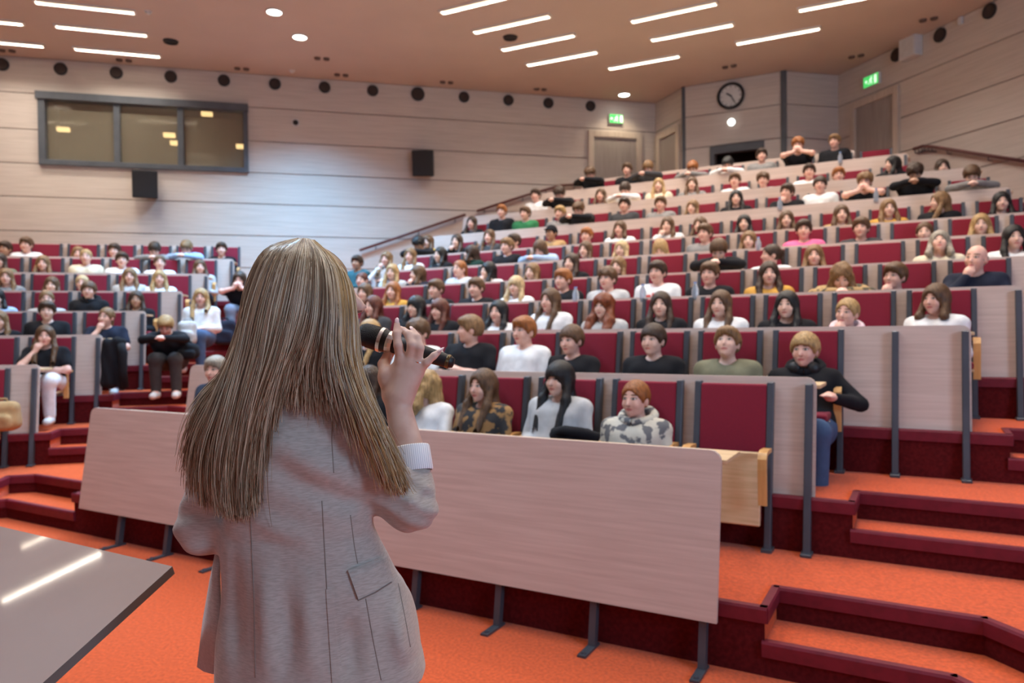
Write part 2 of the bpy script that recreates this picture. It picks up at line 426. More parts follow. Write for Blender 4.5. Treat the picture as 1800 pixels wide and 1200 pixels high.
for p, q in _hid: ceiling_light(p, q, 'tube light on the ceiling outside the picture', 'tube lights above the stage and front rows')
COOL = (.28, .62, 1.0)
def downlight(p, l, en, col, grp):
    t = thing('downlight', l, 'downlight', (p[0], p[1], ZC), 0, grp)
    obj('ring', MB().lathe([(.105, 0), (.125, 0), (.125, -.018), (.105, -.024)], 24).mesh('ring', M_WHITE, smooth=False), t)
    obj('lens', MB().lathe([(.001, -.016), (.104, -.016), (.104, -.004), (.001, -.004)], 24).mesh('lens', M_DOWN), t)
    d = bpy.data.lights.new('downlight_beam', 'SPOT'); d.energy = en; d.spot_size = R(125); d.spot_blend = .7; d.color = col; d.shadow_soft_size = .09
    lo = bpy.data.objects.new('downlight_beam', d); COL.objects.link(lo); lo.parent = t; lo.location = (0, 0, -.04)
for (x, y), l, en, col in (((482, 22), 'round downlight at the top edge above the speaker', 1000, COOL), ((527, 66), 'round downlight above the speaker, second from the top edge', 1000, COOL), ((1097, 167), 'round downlight just above the green exit sign', 55, (1, .84, .6))):
    downlight(at_z(x, y, ZC - .02), l, en, col, 'round downlights')
for k in range(1, 11): downlight((-3.45 + .12 * k, 11.0 - .93 * k), 'round downlight on the ceiling above the centre aisle, out of the picture', (420 if k < 3 else 200) if k < 7 else 130, COOL if k < 7 else (.62, .8, 1), 'downlights above the centre aisle and stage')
# dark vents and twin spots in the ceiling
for i, (x, y) in enumerate(((300, 72), (897, 65))):
    p = at_z(x, y, ZC); t = thing('ceiling_vent', ('round dark ceiling vent above the booth window', 'round dark ceiling vent beside the centre tube lights')[i], 'vent', (p.x, p.y, ZC))
    obj('collar', MB().lathe([(.085, 0), (.12, 0), (.11, -.03), (.085, -.02)], 20).mesh('collar', M_BLACK), t)
    obj('grille', MB().lathe([(.001, -.01), (.086, -.01), (.086, -.001), (.001, -.001)], 20).mesh('grille', M_BLACK), t)
_tw = [(12, 88), (218, 105), (425, 120), (566, 102), (600, 131), (785, 144), (950, 156), (1282, 116), (1505, 98), (1632, 33)]
for i, (x, y) in enumerate(_tw):
    p = at_z(x, y, ZC)
    t = thing('twin_ceiling_spot', 'small twin dark spot in the ceiling near the wall, %s from left' % ORD[i], 'ceiling spot', (p.x, p.y, ZC), AL if x < 1000 else -AR, 'twin dark ceiling spots')
    for s in (-1, 1):
        obj('spot', MB().lathe([(.001, -.03), (.05, -.03), (.055, 0), (.001, 0)], 12).mesh('spot', mat('spot_bronze', (.10, .065, .05), .5, var=.1)), t, loc=(s * .075, 0, 0))
for i, (x, y) in enumerate(((260, 20), (513, 124), (1500, 97))):
    if i == 2: continue
    p = at_z(x, y, ZC); t = thing('smoke_detector', ('white smoke detector at the top edge near the left tube lights', 'white smoke detector near the back wall above the dome camera')[i], 'smoke detector', (p.x, p.y, ZC))
    obj('base', MB().lathe([(.001, -.012), (.055, -.012), (.06, 0), (.001, 0)], 16).mesh('base', M_WHITE), t)
    obj('dome', MB().lathe([(.001, -.045), (.03, -.04), (.042, -.012), (.001, -.012)], 16).mesh('dome', M_WHITE, smooth=True), t)

# ------------------------------------------------------------------ things on the back wall
def on_wall(w, x, z, y=-.018):  # world matrix helper: local position on the wall
    return w.matrix_basis @ Vector((x, y, z))
def wthing(w, name, label, cat, x, z, group=None):
    rz = w.rotation_euler.z; p = Vector(w.location) + Vector((math.cos(rz) * x, math.sin(rz) * x, z)) + Vector((math.sin(rz), -math.cos(rz), 0)) * .018
    return thing(name, label, cat, p, rz, group)
RX = Matrix.Rotation(math.pi / 2, 4, 'X')     # lathe axis z -> -y (into the room)
def round_speaker(w, x, z, label, group, r=.085):
    t = wthing(w, 'round_wall_speaker', label, 'speaker', x, z, group)
    obj('ring', MB().lathe([(r * .82, 0), (r, 0), (r, .03), (r * .82, .036)], 20, RX).mesh('ring', M_BLACK), t)
    obj('cone', MB().lathe([(.001, .012), (r * .3, .016), (r * .81, .03), (r * .81, .002), (.001, .002)], 20, RX).mesh('cone', M_DARK), t)
_sp = [(-4.993, 6.02), (-4.138, 6.015), (-3.296, 6.015), (-2.444, 6.015), (-1.582, 6.015), (-.73, 6.015), (.13, 6.018), (.987, 6.02), (1.817, 6.015), (2.694, 6.02), (3.565, 6.02), (4.37, 6.02), (5.245, 6.02)]
for i, (v, z) in enumerate(_sp):
    round_speaker(W_BACK, vb(v), z * S - .02, 'round black fixture under the ceiling on the back wall, %s from left' % ORD[i], 'round black fixtures along the back wall', .105 if i != 8 else .13)
for i, (x, y) in enumerate(((1742, 20), (1655, 62), (1578, 97))):
    p = at_plane(x, y, NW.x, NW.y, crw); round_speaker(W_RIGHT, (p - PE).dot(-WR), p.z, 'round black fixture high on the right wall, %s from the frame edge' % ORD[i], 'round black fixtures on the right wall', .11)
def box_speaker(v, z, label, tilt):
    t = wthing(W_BACK, 'wall_loudspeaker', label, 'loudspeaker', vb(v), z * S, 'black box loudspeakers')
    obj('bracket', MB().box(-.05, .05, -.10, 0, -.05, .05).mesh('bracket', M_METAL), t)
    M = Matrix.Translation((0, -.09, 0)) @ Matrix.Rotation(R(tilt[0]), 4, 'Z') @ Matrix.Rotation(R(tilt[1]), 4, 'X')
    obj('cabinet', MB().box(-.2, .2, -.26, 0, -.24, .24).mesh('cabinet', M_BLACK, bevel=.02), t, M=M)
    obj('grille', MB().box(-.185, .185, -.272, -.262, -.225, .225).mesh('grille', mat('grille_cloth', (.02, .021, .024), .8, var=.3, scale=(200, 200, 200)), bevel=.005), t, M=M)
box_speaker(-2.86, 4.115, 'black box loudspeaker under the booth window', (10, 10))
box_speaker(1.90, 4.70, 'black box loudspeaker on the middle of the back wall', (-12, 14))
t = wthing(W_BACK, 'dome_camera', 'small white dome camera right of the booth window', 'camera', vb(-.386), 5.329 * S)
obj('base', MB().lathe([(.001, 0), (.075, 0), (.07, .03), (.001, .03)], 20, RX).mesh('base', M_WHITE), t)
obj('lens', MB().lathe([(.05, .03), (.046, .05), (.03, .068), (.001, .075)], 20, RX).mesh('lens', M_BLACK, smooth=True), t)
# projection booth window
x0, x1, z0, z1 = BOOTH
win = wthing(W_BACK, 'window_1', None, None, x0, z0); tag(win, 'long dark framed projection booth window in the back wall', kind='structure')
Wd = x1 - x0; Hd = z1 - z0
fr = MB()
obj('frame', fr.box(-.02, Wd + .02, -.06, .12, -.02, .07).box(-.05, Wd + .03, -.09, .12, Hd - .10, Hd + .03).box(-.02, .09, -.06, .12, .07, Hd - .1).box(Wd - .06, Wd + .02, -.06, .12, .07, Hd - .1).mesh('frame', M_FRAME, bevel=.006), win)
ms = [vb(-3.30) - x0, vb(-2.30) - x0]
for mx in ms: obj('mullion', MB().box(mx - .05, mx + .05, -.04, .1, .05, Hd - .1).mesh('mullion', M_FRAME, bevel=.005), win)
M_GLASS = mat('booth_glass', (.55, .50, .38), .06, trans=.75, ior=1.45, spec=.8)
e = [.09] + [q for mx in ms for q in (mx - .05, mx + .05)] + [Wd - .06]
for k in range(3): obj('pane', MB().box(e[2 * k], e[2 * k + 1], .03, .04, .07, Hd - .1).mesh('pane', M_GLASS), win)
M_BOOTH = mat('booth_wall', (.42, .31, .18), .8, var=.12, scale=(2, 2, 2))
obj('booth_room', MB().box(-.3, Wd + .3, 2.0, 2.1, -.6, Hd + .3).box(-.4, -.3, .16, 2.1, -.6, Hd + .3).box(Wd + .3, Wd + .4, .16, 2.1, -.6, Hd + .3).box(-.4, Wd + .4, .16, 2.1, -.7, -.6).box(-.4, Wd + .4, .16, 2.1, Hd + .3, Hd + .4).mesh('booth_room', M_BOOTH), win)
for k, (px_, py_) in enumerate(((112, 228), (298, 238), (310, 252), (364, 201), (425, 258))):
    q_ = at_plane(px_, py_, NL.x, NL.y, CWB + 1.0); lx = (q_ - PA).dot(UL) - x0; lz = q_.z - z0
    obj('booth_lamp', MB().box(lx - .1, lx + .1, .95, 1.05, lz - .035, lz + .035).mesh('booth_lamp', mat('booth_lamp', (.9, .8, .6), .5, emit=(1, .75, .42, 1), estr=4)), win)
# doors
def door(w, x0, x1, z0, z1, nm, label, leaf_mat=None):
    d = wthing(w, nm, None, None, x0, z0); tag(d, label, kind='structure'); W_ = x1 - x0; H_ = z1 - z0
    obj('casing', MB().box(-.12, 0, -.05, .0, 0, H_ + .12).box(W_, W_ + .12, -.05, 0, 0, H_ + .12).box(0, W_, -.05, 0, H_, H_ + .12).mesh('casing', M_CASING, bevel=.006), d)
    obj('leaf', MB().box(.005, W_ - .005, -.012, .004, 0, H_ - .005).mesh('leaf', leaf_mat or M_DOOR), d)
    obj('door_handle', MB().tube([(.08, -.012, 1.0), (.08, -.06, 1.0), (.2, -.06, 1.0)], .01, 8).mesh('door_handle', M_METAL, smooth=True), d)
door(W_BACK, vb(5.30), vb(6.22), TIER[10], 5.40 * S, 'door_1', 'grey veneer door under the green exit sign')
dl = (PC - PB).length
door(W_RET, dl * .22, dl * .80, TIER[10], 5.36 * S, 'door_2', 'door in the short return wall beside the clock wall')
pa = at_plane(1507, 185, NW.x, NW.y, crw); pb = at_plane(1574, 163, NW.x, NW.y, crw)
door(W_RIGHT, (pa - PE).dot(-WR), (pb - PE).dot(-WR), TIER[10] - .3, pb.z - .02, 'door_3', 'door at the far end of the right wall')
# opening in the clock wall with a dark room behind
d = wthing(W_CLOCK, 'window_2', None, None, .60, ZL[6]); tag(d, 'dark opening with a blue grey frame in the clock wall', kind='structure')
hh = 5.02 - ZL[6]
obj('frame', MB().box(-.09, 0, -.05, .1, 0, hh + .09).box(.82, .91, -.05, .1, 0, hh + .09).box(0, .82, -.05, .1, hh - .06, hh + .09).mesh('frame', M_FRAME, bevel=.006), d)
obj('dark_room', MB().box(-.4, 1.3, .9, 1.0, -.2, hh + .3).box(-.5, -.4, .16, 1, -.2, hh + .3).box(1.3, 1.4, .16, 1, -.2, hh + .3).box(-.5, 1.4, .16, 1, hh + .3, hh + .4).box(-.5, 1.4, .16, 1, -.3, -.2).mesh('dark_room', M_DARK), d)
# clock and lamp on the clock wall
def clock_x(px, py):
    p = at_plane(px, py, NR.x, NR.y, PC.dot(NR)); return (p - PC).dot((PD - PC).normalized()), p.z
cx, cz = clock_x(1285, 169)
ck = wthing(W_CLOCK, 'wall_clock', 'round white wall clock with a dark rim', 'clock', cx, cz)
obj('rim', MB().lathe([(.205, 0), (.25, 0), (.255, .05), (.235, .07), (.205, .055)], 40, RX).mesh('rim', M_BLACK, smooth=True), ck)
obj('dial', MB().lathe([(.001, .03), (.208, .03), (.208, .002), (.001, .002)], 40, RX).mesh('dial', M_WHITE), ck)
tk = MB()
for k in range(12):
    a = k * math.pi / 6; c_, s_ = math.cos(a), math.sin(a)
    p = [(s_ * r + c_ * w_, -.034 + e_, c_ * r - s_ * w_) for r in (.165, .192) for w_ in (-.006, .006) for e_ in (0, .004)]
    tk.hexa([p[0], p[2], p[1], p[3], p[4], p[6], p[5], p[7]])
obj('hour_marks', tk.mesh('hour_marks', M_BLACK, fixn=True), ck)
for nm, L, a, w_ in (('hour_hand', .10, R(305), .012), ('minute_hand', .155, R(150), .008)):
    obj(nm, MB().box(-w_, w_, -.044, -.038, -.02, L).mesh(nm, M_BLACK), ck, M=Matrix.Rotation(a, 4, 'Y'))
cx, cz = clock_x(1286, 215)
lp = wthing(W_CLOCK, 'wall_lamp', 'small glowing round lamp under the wall clock', 'lamp', cx, cz)
obj('base', MB().lathe([(.001, 0), (.075, 0), (.075, .02), (.001, .02)], 20, RX).mesh('base', M_WHITE), lp)
obj('globe', MB().lathe([(.066, .02), (.068, .045), (.05, .075), (.001, .085)], 20, RX).mesh('globe', mat('lamp_globe', (.9, .95, .9), .4, emit=(.95, 1, .95, 1), estr=3), smooth=True), lp)
# exit signs
M_GREEN = mat('exit_green', (.02, .42, .08), .4, emit=(.10, .80, .18, 1), estr=.75)
M_SIGNW = mat('exit_white', (.8, .9, .8), .4, emit=(.8, 1, .82, 1), estr=1.0)
def exit_sign(w, x, z, label, wd=.31, hg=.19):
    t = wthing(w, 'exit_sign', label, 'exit sign', x, z, 'green exit signs')
    obj('case', MB().box(-wd / 2, wd / 2, -.06, 0, -hg / 2, hg / 2).mesh('case', M_WHITE, bevel=.004), t)
    obj('panel', MB().box(-wd / 2 + .008, wd / 2 - .008, -.064, -.06, -hg / 2 + .008, hg / 2 - .008).mesh('panel', M_GREEN), t)
    pic = MB(); y0, y1 = -.067, -.064
    pic.box(.085, .135, y0, y1, -.07, .07)                       # doorway
    pic.lathe([(.001, .064), (.014, .064), (.014, .067), (.001, .067)], 10, Matrix.Translation((.02, 0, .055)) @ RX)
    def bar(ax, az, bx, bz, w_):
        d_ = Vector((bx - ax, 0, bz - az)); n_ = Vector((-d_.z, 0, d_.x)).normalized() * w_
        a_ = Vector((ax, 0, az)); b_ = Vector((bx, 0, bz))
        pts = [a_ - n_, a_ + n_, b_ - n_, b_ + n_]
        pic.hexa([(p.x, y, p.z) for y in (y0, y1) for p in pts])
    bar(.012, .038, -.005, -.005, .011); bar(-.005, -.005, .03, -.03, .008); bar(.03, -.03, .02, -.065, .007)
    bar(-.005, -.005, -.03, -.045, .008); bar(-.03, -.045, -.06, -.045, .007); bar(.01, .03, .045, .012, .006); bar(.01, .03, -.03, .012, .006)
    bar(-.12, 0, -.07, 0, .008); bar(-.12, 0, -.1, .025, .007); bar(-.12, 0, -.1, -.025, .007)
    obj('pictogram', pic.mesh('pictogram', M_SIGNW, fixn=True), t)
exit_sign(W_BACK, vb(5.77), 5.77 * S, 'green exit sign over the door on the back wall')
p = at_plane(1537, 142, NW.x, NW.y, crw)
exit_sign(W_RIGHT, (p - PE).dot(-WR), p.z, 'green exit sign on the right wall', .36, .2)
# white box and rails on the right wall
p = at_plane(1609, 82, NW.x, NW.y, crw)
t = wthing(W_RIGHT, 'wall_box', 'white box mounted high on the right wall between round fixtures', 'box', (p - PE).dot(-WR), p.z)
obj('case', MB().box(-.17, .17, -.16, 0, -.2, .2).mesh('case', M_WHITE, bevel=.015), t)
obj('cover', MB().box(-.15, .15, -.172, -.16, -.18, .18).mesh('cover', M_WHITE, bevel=.004), t)
for i, (x, y) in enumerate(((1692, 37),)):
    p = at_plane(x, y, NW.x, NW.y, crw); t = wthing(W_RIGHT, 'wall_sensor', 'tiny white sensor between round fixtures on the right wall', 'sensor', (p - PE).dot(-WR), p.z)
    obj('body', MB().box(-.035, .035, -.05, 0, -.06, .06).mesh('body', M_WHITE, bevel=.012), t)
def handrail(w, pts, label):
    x0, z0 = pts[0]; t = wthing(w, 'handrail', label, 'handrail', x0, z0)
    P = [(x - x0, -.08, z - z0) for x, z in pts]
    obj('rail', MB().tube(P, .026, 10).mesh('rail', M_RAIL, smooth=True), t)
    for k in range(len(P) - 1):
        for f in (.15, .55, .9):
            q = Vector(P[k]).lerp(Vector(P[k + 1]), f)
            obj('bracket', MB().tube([(q.x, 0, q.z - .07), (q.x, -.08, q.z - .07), (q.x, -.08, q.z - .02)], .009, 6).mesh('bracket', M_METAL, smooth=True), t)
def bpx(x, y):
    p = at_plane(x, y, NL.x, NL.y, CWB - .1); return ((p - PA).dot(UL), p.z)
handrail(W_BACK, [bpx(632, 440), bpx(818, 377)], 'sloping dark handrail low on the back wall stairs')
handrail(W_BACK, [bpx(838, 371), bpx(928, 342), bpx(985, 326), bpx(1030, 322)], 'upper dark handrail on the back wall near the top rows')
def rpx(x, y):
    p = at_plane(x, y, NW.x, NW.y, crw - .1); return ((p - PE).dot(-WR), p.z)
handrail(W_RIGHT, [rpx(1606, 262), rpx(1622, 257), rpx(1640, 258), rpx(1830, 288)], 'dark red handrail descending along the right wall')

# made-up windows on the unseen stage wall, put around the added fill lights
M_PANE = mat('frosted_pane', (.75, .82, .9), .3, var=.03)
for k, (wx, wz_, lab) in enumerate(((PF.x + 3.2, 3.4, 'tall daylight window on the stage wall, nearer the left corner'), (PF.x - 5.2, 3.6, 'tall daylight window on the stage wall, nearer the right corner'))):
    d = wthing(W_STAGE, 'window_%d' % (k + 3), None, None, wx, wz_ - 1.3); tag(d, lab, kind='structure')
    obj('frame', MB().box(-1.9, -1.8, -.05, .0, -.1, 2.7).box(1.8, 1.9, -.05, 0, -.1, 2.7).box(-1.8, 1.8, -.05, 0, -.1, 0).box(-1.8, 1.8, -.05, 0, 2.6, 2.7).mesh('frame', M_FRAME), d)
    for q in range(3): obj('pane', MB().box(-1.78 + q * 1.2, -.62 + q * 1.2, -.012, 0, .01, 2.59).mesh('pane', M_PANE), d)
# ------------------------------------------------------------------ desks: a long board on posts in front of every tier
def desk(block, i, x0, x1, z0, ztop, zbot, label, legs=(), posts=(), c=0, top=True):
    """local x along the row, y to the back; z0 floor it stands on"""
    U, Nn, rz = (UR, NR, -AR) if block == 'R' else (UL, NL, AL)
    xm = (x0 + x1) / 2; p = U * xm + Nn * c
    t = thing('lecture_desk', label, 'desk', (p.x, p.y, z0), rz, 'long pale desks of the raked rows'); a, b = x0 - xm, x1 - xm
    h = ztop - z0; l = zbot - z0; r = .055; pf = []
    for cx, cz, s0 in ((b - r, h - r, 0), (a + r, h - r, 90)):
        for k in range(5):
            an = R(s0 + k * 22.5); pf.append((cx + r * math.cos(an), cz + r * math.sin(an)))
    pf += [(a, l), (b, l)]
    n = len(pf); mb = MB()
    mb.add([(x, .03 + TILT * z, z) for x, z in pf] + [(x, .052 + TILT * z, z) for x, z in pf], [tuple(range(n)), tuple(range(2 * n - 1, n - 1, -1))] + [(k, n + k, n + (k + 1) % n, (k + 1) % n) for k in range(n)])
    obj('front_panel', mb.mesh('front_panel', M_DESK, fixn=True), t)
    if top:
        zt = h - .045; yt = .052 + TILT * zt
        obj('writing_top', MB().box(a + .04, b + .02, yt, yt + .30, zt - .022, zt).mesh('writing_top', M_PLY, bevel=.004), t)
        k = max(2, int((b - a) / 1.6))
        for q in range(k):
            bx = a + .25 + (b - a - .5) * q / (k - 1)
            obj('bracket', MB().add([(bx - .012, yt, zt - .022), (bx - .012, yt + .24, zt - .022), (bx - .012, yt - TILT * .12, zt - .15), (bx + .012, yt, zt - .022), (bx + .012, yt + .24, zt - .022), (bx + .012, yt - TILT * .12, zt - .15)],
                [(0, 1, 2), (5, 4, 3), (0, 3, 4, 1), (1, 4, 5, 2), (2, 5, 3, 0)]).mesh('bracket', M_METAL, fixn=True), t)
    for lx in legs:
        q = lx - xm
        g = obj('leg', MB().box(q - .018, q + .018, .054, .094, 0, h - .08, TILT).mesh('leg', M_METAL), t)
        obj('foot', MB().box(q - .022, q + .022, -.07, .12, 0, .012).lathe([(.001, .012), (.014, .012), (.012, .02), (.001, .02)], 8, Matrix.Translation((q, -.04, 0))).mesh('foot', M_METAL), g)
    for lx in posts:
        q = lx - xm
        g = obj('post', MB().box(q - .02, q + .02, -.03, .028, 0, h - .035 * S, TILT).mesh('post', M_METAL, bevel=.004, bseg=1), t)
        obj('foot', MB().box(q - .03, q + .03, -.06, .035, 0, .02).mesh('foot', M_METAL, bevel=.004, bseg=1), g)
    return t
PITCH_S = .53 * S
for i in range(1, 11):
    legs = []
    posts = [TRR[i] - .035] if i > 1 else []
    if i == 1:
        k = 0
        while TRR[1] - .07 - k * .555 > TRL[1]: legs.append(TRR[1] - .07 - k * .555); k += 1
    if i == 3: posts.append(at_plane(1573, 700, NR.x, NR.y, CR[3]).dot(UR))
    lab = 'long pale wood desk front of the right block, %s row from the stage' % ORD[i - 1]
    if i == 1: lab = 'long tilted front desk with a pinkish wood panel on slanted grey legs'
    desk('R', i, TRL[i], TRR[i], TIER[i - 1], TIER[i] + DESK_H + (.02 if i == 1 else 0), TIER[i] - .075, lab, legs, posts, CR[i] - (.10 if i == 1 else 0))
desk('R', 11, TRL[11], TRR[11], TIER[10], TIER[10] + 1.0 * S, TIER[10] + .25, 'pale wood back panel behind the topmost row of the right block', (), (), CR[11], top=False)
for i in range(2, 8):
    desk('L', i, TLR[i] - (4.2 if i > 2 else 2.6), TLR[i], TIER[i - 1], TIER[i] + DESK_H, TIER[i] - .075, 'pale wood desk front of the left block, %s row up from the stage' % ORD[i - 1], (), [TLR[i] - .035], CL[i])
desk('L', 8, TLR[8] - 4.6, TLR[8] + .02, TIER[7], TIER[7] + .95 * S, TIER[7] + .25, 'pale wood back panel behind the top row of the left block', (), (), CL[8], top=False)

# ------------------------------------------------------------------ seats
SW = .208 * S
def tilted(mb_pts): return mb_pts
def seat_meshes():
    D = {}
    zt = .93 * S
    for s, nm in ((-1, 'L'), (1, 'R')):
        x = s * SW
        D['rail' + nm] = MB().box(x - .019, x + .019, -.045, .01, 0, zt + .012, TILT).mesh('rail', M_METAL, bevel=.004, bseg=1)
        D['foot' + nm] = MB().box(x - .03, x + .03, -.07, .03, 0, .018).mesh('foot', M_METAL)
        xa = s * (SW + .004); w = .024
        path = [(-.02, .600), (-.13, .604), (-.172, .594), (-.195, .56), (-.198, .50), (-.19, .30)]
        mb = MB(); v = []
        for y, z in path:
            v += [(y, z)]
        inner = [(-.02, .578), (-.125, .580), (-.155, .573), (-.173, .55), (-.176, .50), (-.168, .30)]
        n = len(path); vs = [(xa - w, y, z) for y, z in path] + [(xa - w, y, z) for y, z in inner] + [(xa + w, y, z) for y, z in path] + [(xa + w, y, z) for y, z in inner]
        fs = []
        for k in range(n - 1):
            fs += [(k, k + 1, n + k + 1, n + k), (2 * n + k, 3 * n + k, 3 * n + k + 1, 2 * n + k + 1), (k, 2 * n + k, 2 * n + k + 1, k + 1), (n + k, n + k + 1, 3 * n + k + 1, 3 * n + k)]
        fs += [(0, n, 3 * n, 2 * n), (n - 1, 3 * n - 1, 4 * n - 1, 2 * n - 1)]
        D['arm' + nm] = mb.add(vs, fs).mesh('armrest', M_WOOD, fixn=True)
    D['shell'] = MB().box(-SW - .012, SW + .012, -.008, .03, .40, zt - .03, TILT).mesh('back_shell', M_WOOD, bevel=.004, bseg=1)
    D['cushion'] = MB().box(-SW + .02, SW - .02, -.05, -.006, .46, zt, TILT).mesh('backrest', M_RED, smooth=True, bevel=.014, bseg=3)
    D['pan'] = MB().box(-SW + .03, SW - .03, -.47, -.06, .385, .435).mesh('seat', M_RED, smooth=True, bevel=.018, bseg=3)
    D['panply'] = MB().box(-SW + .028, SW - .028, -.46, -.05, .366, .386).mesh('seat_board', M_PLY, bevel=.006, bseg=1)
    D['fold'] = MB().box(-SW + .03, SW - .03, -.085, -.045, .17, .56, TILT * .6).mesh('seat', M_RED, smooth=True, bevel=.014, bseg=3)
    D['foldply'] = MB().box(-SW + .028, SW - .028, -.112, -.086, .155, .575, TILT * .6).mesh('seat_board', M_PLY, bevel=.006, bseg=1)
    return D
SM = seat_meshes()
def seat(p, rz, label, up, group):
    t = thing('auditorium_seat', label, 'seat', p, rz, group)
    for nm in 'LR':
        r_ = obj('rail', SM['rail' + nm], t); obj('foot', SM['foot' + nm], r_); obj('armrest', SM['arm' + nm], t)
    obj('back_shell', SM['shell'], t); obj('backrest', SM['cushion'], t)
    q = obj('seat', SM['fold' if up else 'pan'], t); obj('seat_board', SM['foldply' if up else 'panply'], q)
    return t
# seat places measured row by row: (left px, right px, index) of two seats on the panel behind
_SR = {1: ((827, 917, 0), (1222, 1352, 3)), 2: ((895, 977, 0), (1360, 1478, 4)), 3: ((945, 1015, 0), (1598, 1713, 6)), 4: ((968, 1032, 0), (1670, 1775, 7)),
       5: ((1220, 1290, 0), (1613, 1702, 4)), 6: ((1216, 1278, 0), (1670, 1753, 5)), 7: ((1210, 1267, 0), (1717, 1797, 6)), 8: ((1144, 1193, 0), (1580, 1648, 6)),
       9: ((1085, 1133, 0), (1546, 1612, 7)), 10: ((1200, 1249, 0), (1380, 1430, 3))}
_SL = {1: ((-75, 5, 0), (-75, 5, 0)), 2: ((49, 128, 0), (49, 128, 0)), 3: ((59, 128, 0), (147, 215, 1)), 4: ((56, 120, 0), (218, 278, 2)), 5: ((54, 114, 0), (277, 333, 3)), 6: ((51, 108, 0), (328, 378, 4)), 7: ((119, 171, 0), (373, 419, 4))}
YR = {1: 680, 2: 600, 3: 545, 4: 500, 5: 460, 6: 425, 7: 390, 8: 350, 9: 310, 10: 285}
YL = {1: 700, 2: 640, 3: 590, 4: 530, 5: 500, 6: 470, 7: 445}
EMPTY_R = {(1, 0), (5, 2)}       # filled in by the people list below
SEATS = {}                        # (block,row) -> list of t, ordered from the right end
for blk, tab in (('R', _SR), ('L', _SL)):
    for i, (s0, s1) in tab.items():
        U, Nn, C_ = (UR, NR, CR) if blk == 'R' else (UL, NL, CL)
        c = C_[i + 1] - .03 + TILT * .5; y = (YR if blk == 'R' else YL)[i]
        f = lambda s: sum(at_plane(x, y, Nn.x, Nn.y, c).dot(U) for x in s[:2]) / 2
        t0, t1 = f(s0), f(s1); n = s1[2] - s0[2]; pit = (t1 - t0) / n if n else .565
        lo, hi = (TRL[i + 1] + .27, TRR[i + 1] - .2) if blk == 'R' else (TLR[i + 1] - (3.6 if i < 7 else 4.3), TLR[i + 1] - .15)
        if blk == 'R' and i == 10: hi = TRR[11] - .1
        t = t1
        while t + pit < hi: t += pit
        if blk == 'R' and i in (1, 2, 3, 4): t = t1
        if blk == 'R' and i in (5, 6): t = t1 + pit
        if blk == 'R' and i == 8: t = t1 + pit
        if blk == 'R' and i == 10: t = t1 + 2 * pit
        if blk == 'L': t = t1
        L = []
        while t > lo: L.append(t); t -= pit
        SEATS[(blk, i)] = L
# ------------------------------------------------------------------ people: materials
def skin_mat(name, col, lip, brow):
    m = bpy.data.materials.new(name); m.use_nodes = True; nt = m.node_tree; N = nt.nodes; L = nt.links; b = N['Principled BSDF']
    b.inputs['Roughness'].default_value = .5; b.inputs['Subsurface Weight'].default_value = 0; b.inputs['Specular IOR Level'].default_value = .35
    at = N.new('ShaderNodeAttribute'); at.attribute_name = 'hp'
    sp = N.new('ShaderNodeSeparateXYZ'); L.new(at.outputs['Vector'], sp.inputs[0])
    ab = N.new('ShaderNodeMath'); ab.operation = 'ABSOLUTE'; L.new(sp.outputs[0], ab.inputs[0])
    cb = N.new('ShaderNodeCombineXYZ'); L.new(ab.outputs[0], cb.inputs[0]); L.new(sp.outputs[2], cb.inputs[2])
    fr = N.new('ShaderNodeMath'); fr.operation = 'LESS_THAN'; fr.inputs[1].default_value = -.045; L.new(sp.outputs[1], fr.inputs[0])
    tc = N.new('ShaderNodeTexCoord'); no = N.new('ShaderNodeTexNoise'); no.inputs['Scale'].default_value = 28; L.new(tc.outputs['Object'], no.inputs[0])
    cr = N.new('ShaderNodeValToRGB'); cr.color_ramp.elements[0].color = (col[0] * .88, col[1] * .78, col[2] * .76, 1); cr.color_ramp.elements[1].color = (*col, 1)
    cr.color_ramp.elements[0].position = .3; cr.color_ramp.elements[1].position = .62; L.new(no.outputs[0], cr.inputs[0])
    cur = cr.outputs[0]
    def layer(cx, cz, rx, rz, c):
        nonlocal cur
        s = N.new('ShaderNodeVectorMath'); s.operation = 'SUBTRACT'; L.new(cb.outputs[0], s.inputs[0]); s.inputs[1].default_value = (cx, 0, cz)
        d = N.new('ShaderNodeVectorMath'); d.operation = 'DIVIDE'; L.new(s.outputs[0], d.inputs[0]); d.inputs[1].default_value = (rx, 1, rz)
        l = N.new('ShaderNodeVectorMath'); l.operation = 'LENGTH'; L.new(d.outputs[0], l.inputs[0])
        r = N.new('ShaderNodeMapRange'); r.inputs[1].default_value = 1.15; r.inputs[2].default_value = .75; L.new(l.outputs['Value'], r.inputs[0])
        k = N.new('ShaderNodeMath'); k.operation = 'MULTIPLY'; L.new(r.outputs[0], k.inputs[0]); L.new(fr.outputs[0], k.inputs[1])
        x = N.new('ShaderNodeMix'); x.data_type = 'RGBA'; L.new(k.outputs[0], x.inputs[0]); L.new(cur, x.inputs[6]); x.inputs[7].default_value = (*c, 1); cur = x.outputs[2]
    layer(.033, .035, .022, .0065, brow)
    layer(.031, .013, .019, .0105, (.22, .115, .085))  # eye-socket shade painted into the skin colour
    layer(.031, .011, .0135, .006, (.62, .58, .55))
    layer(.031, .011, .0075, .0075, (.025, .018, .015))
    layer(0, -.058, .025, .0095, lip)
    layer(.008, -.036, .0045, .003, (col[0] * .3, col[1] * .2, col[2] * .2))
    L.new(cur, b.inputs['Base Color']); return m
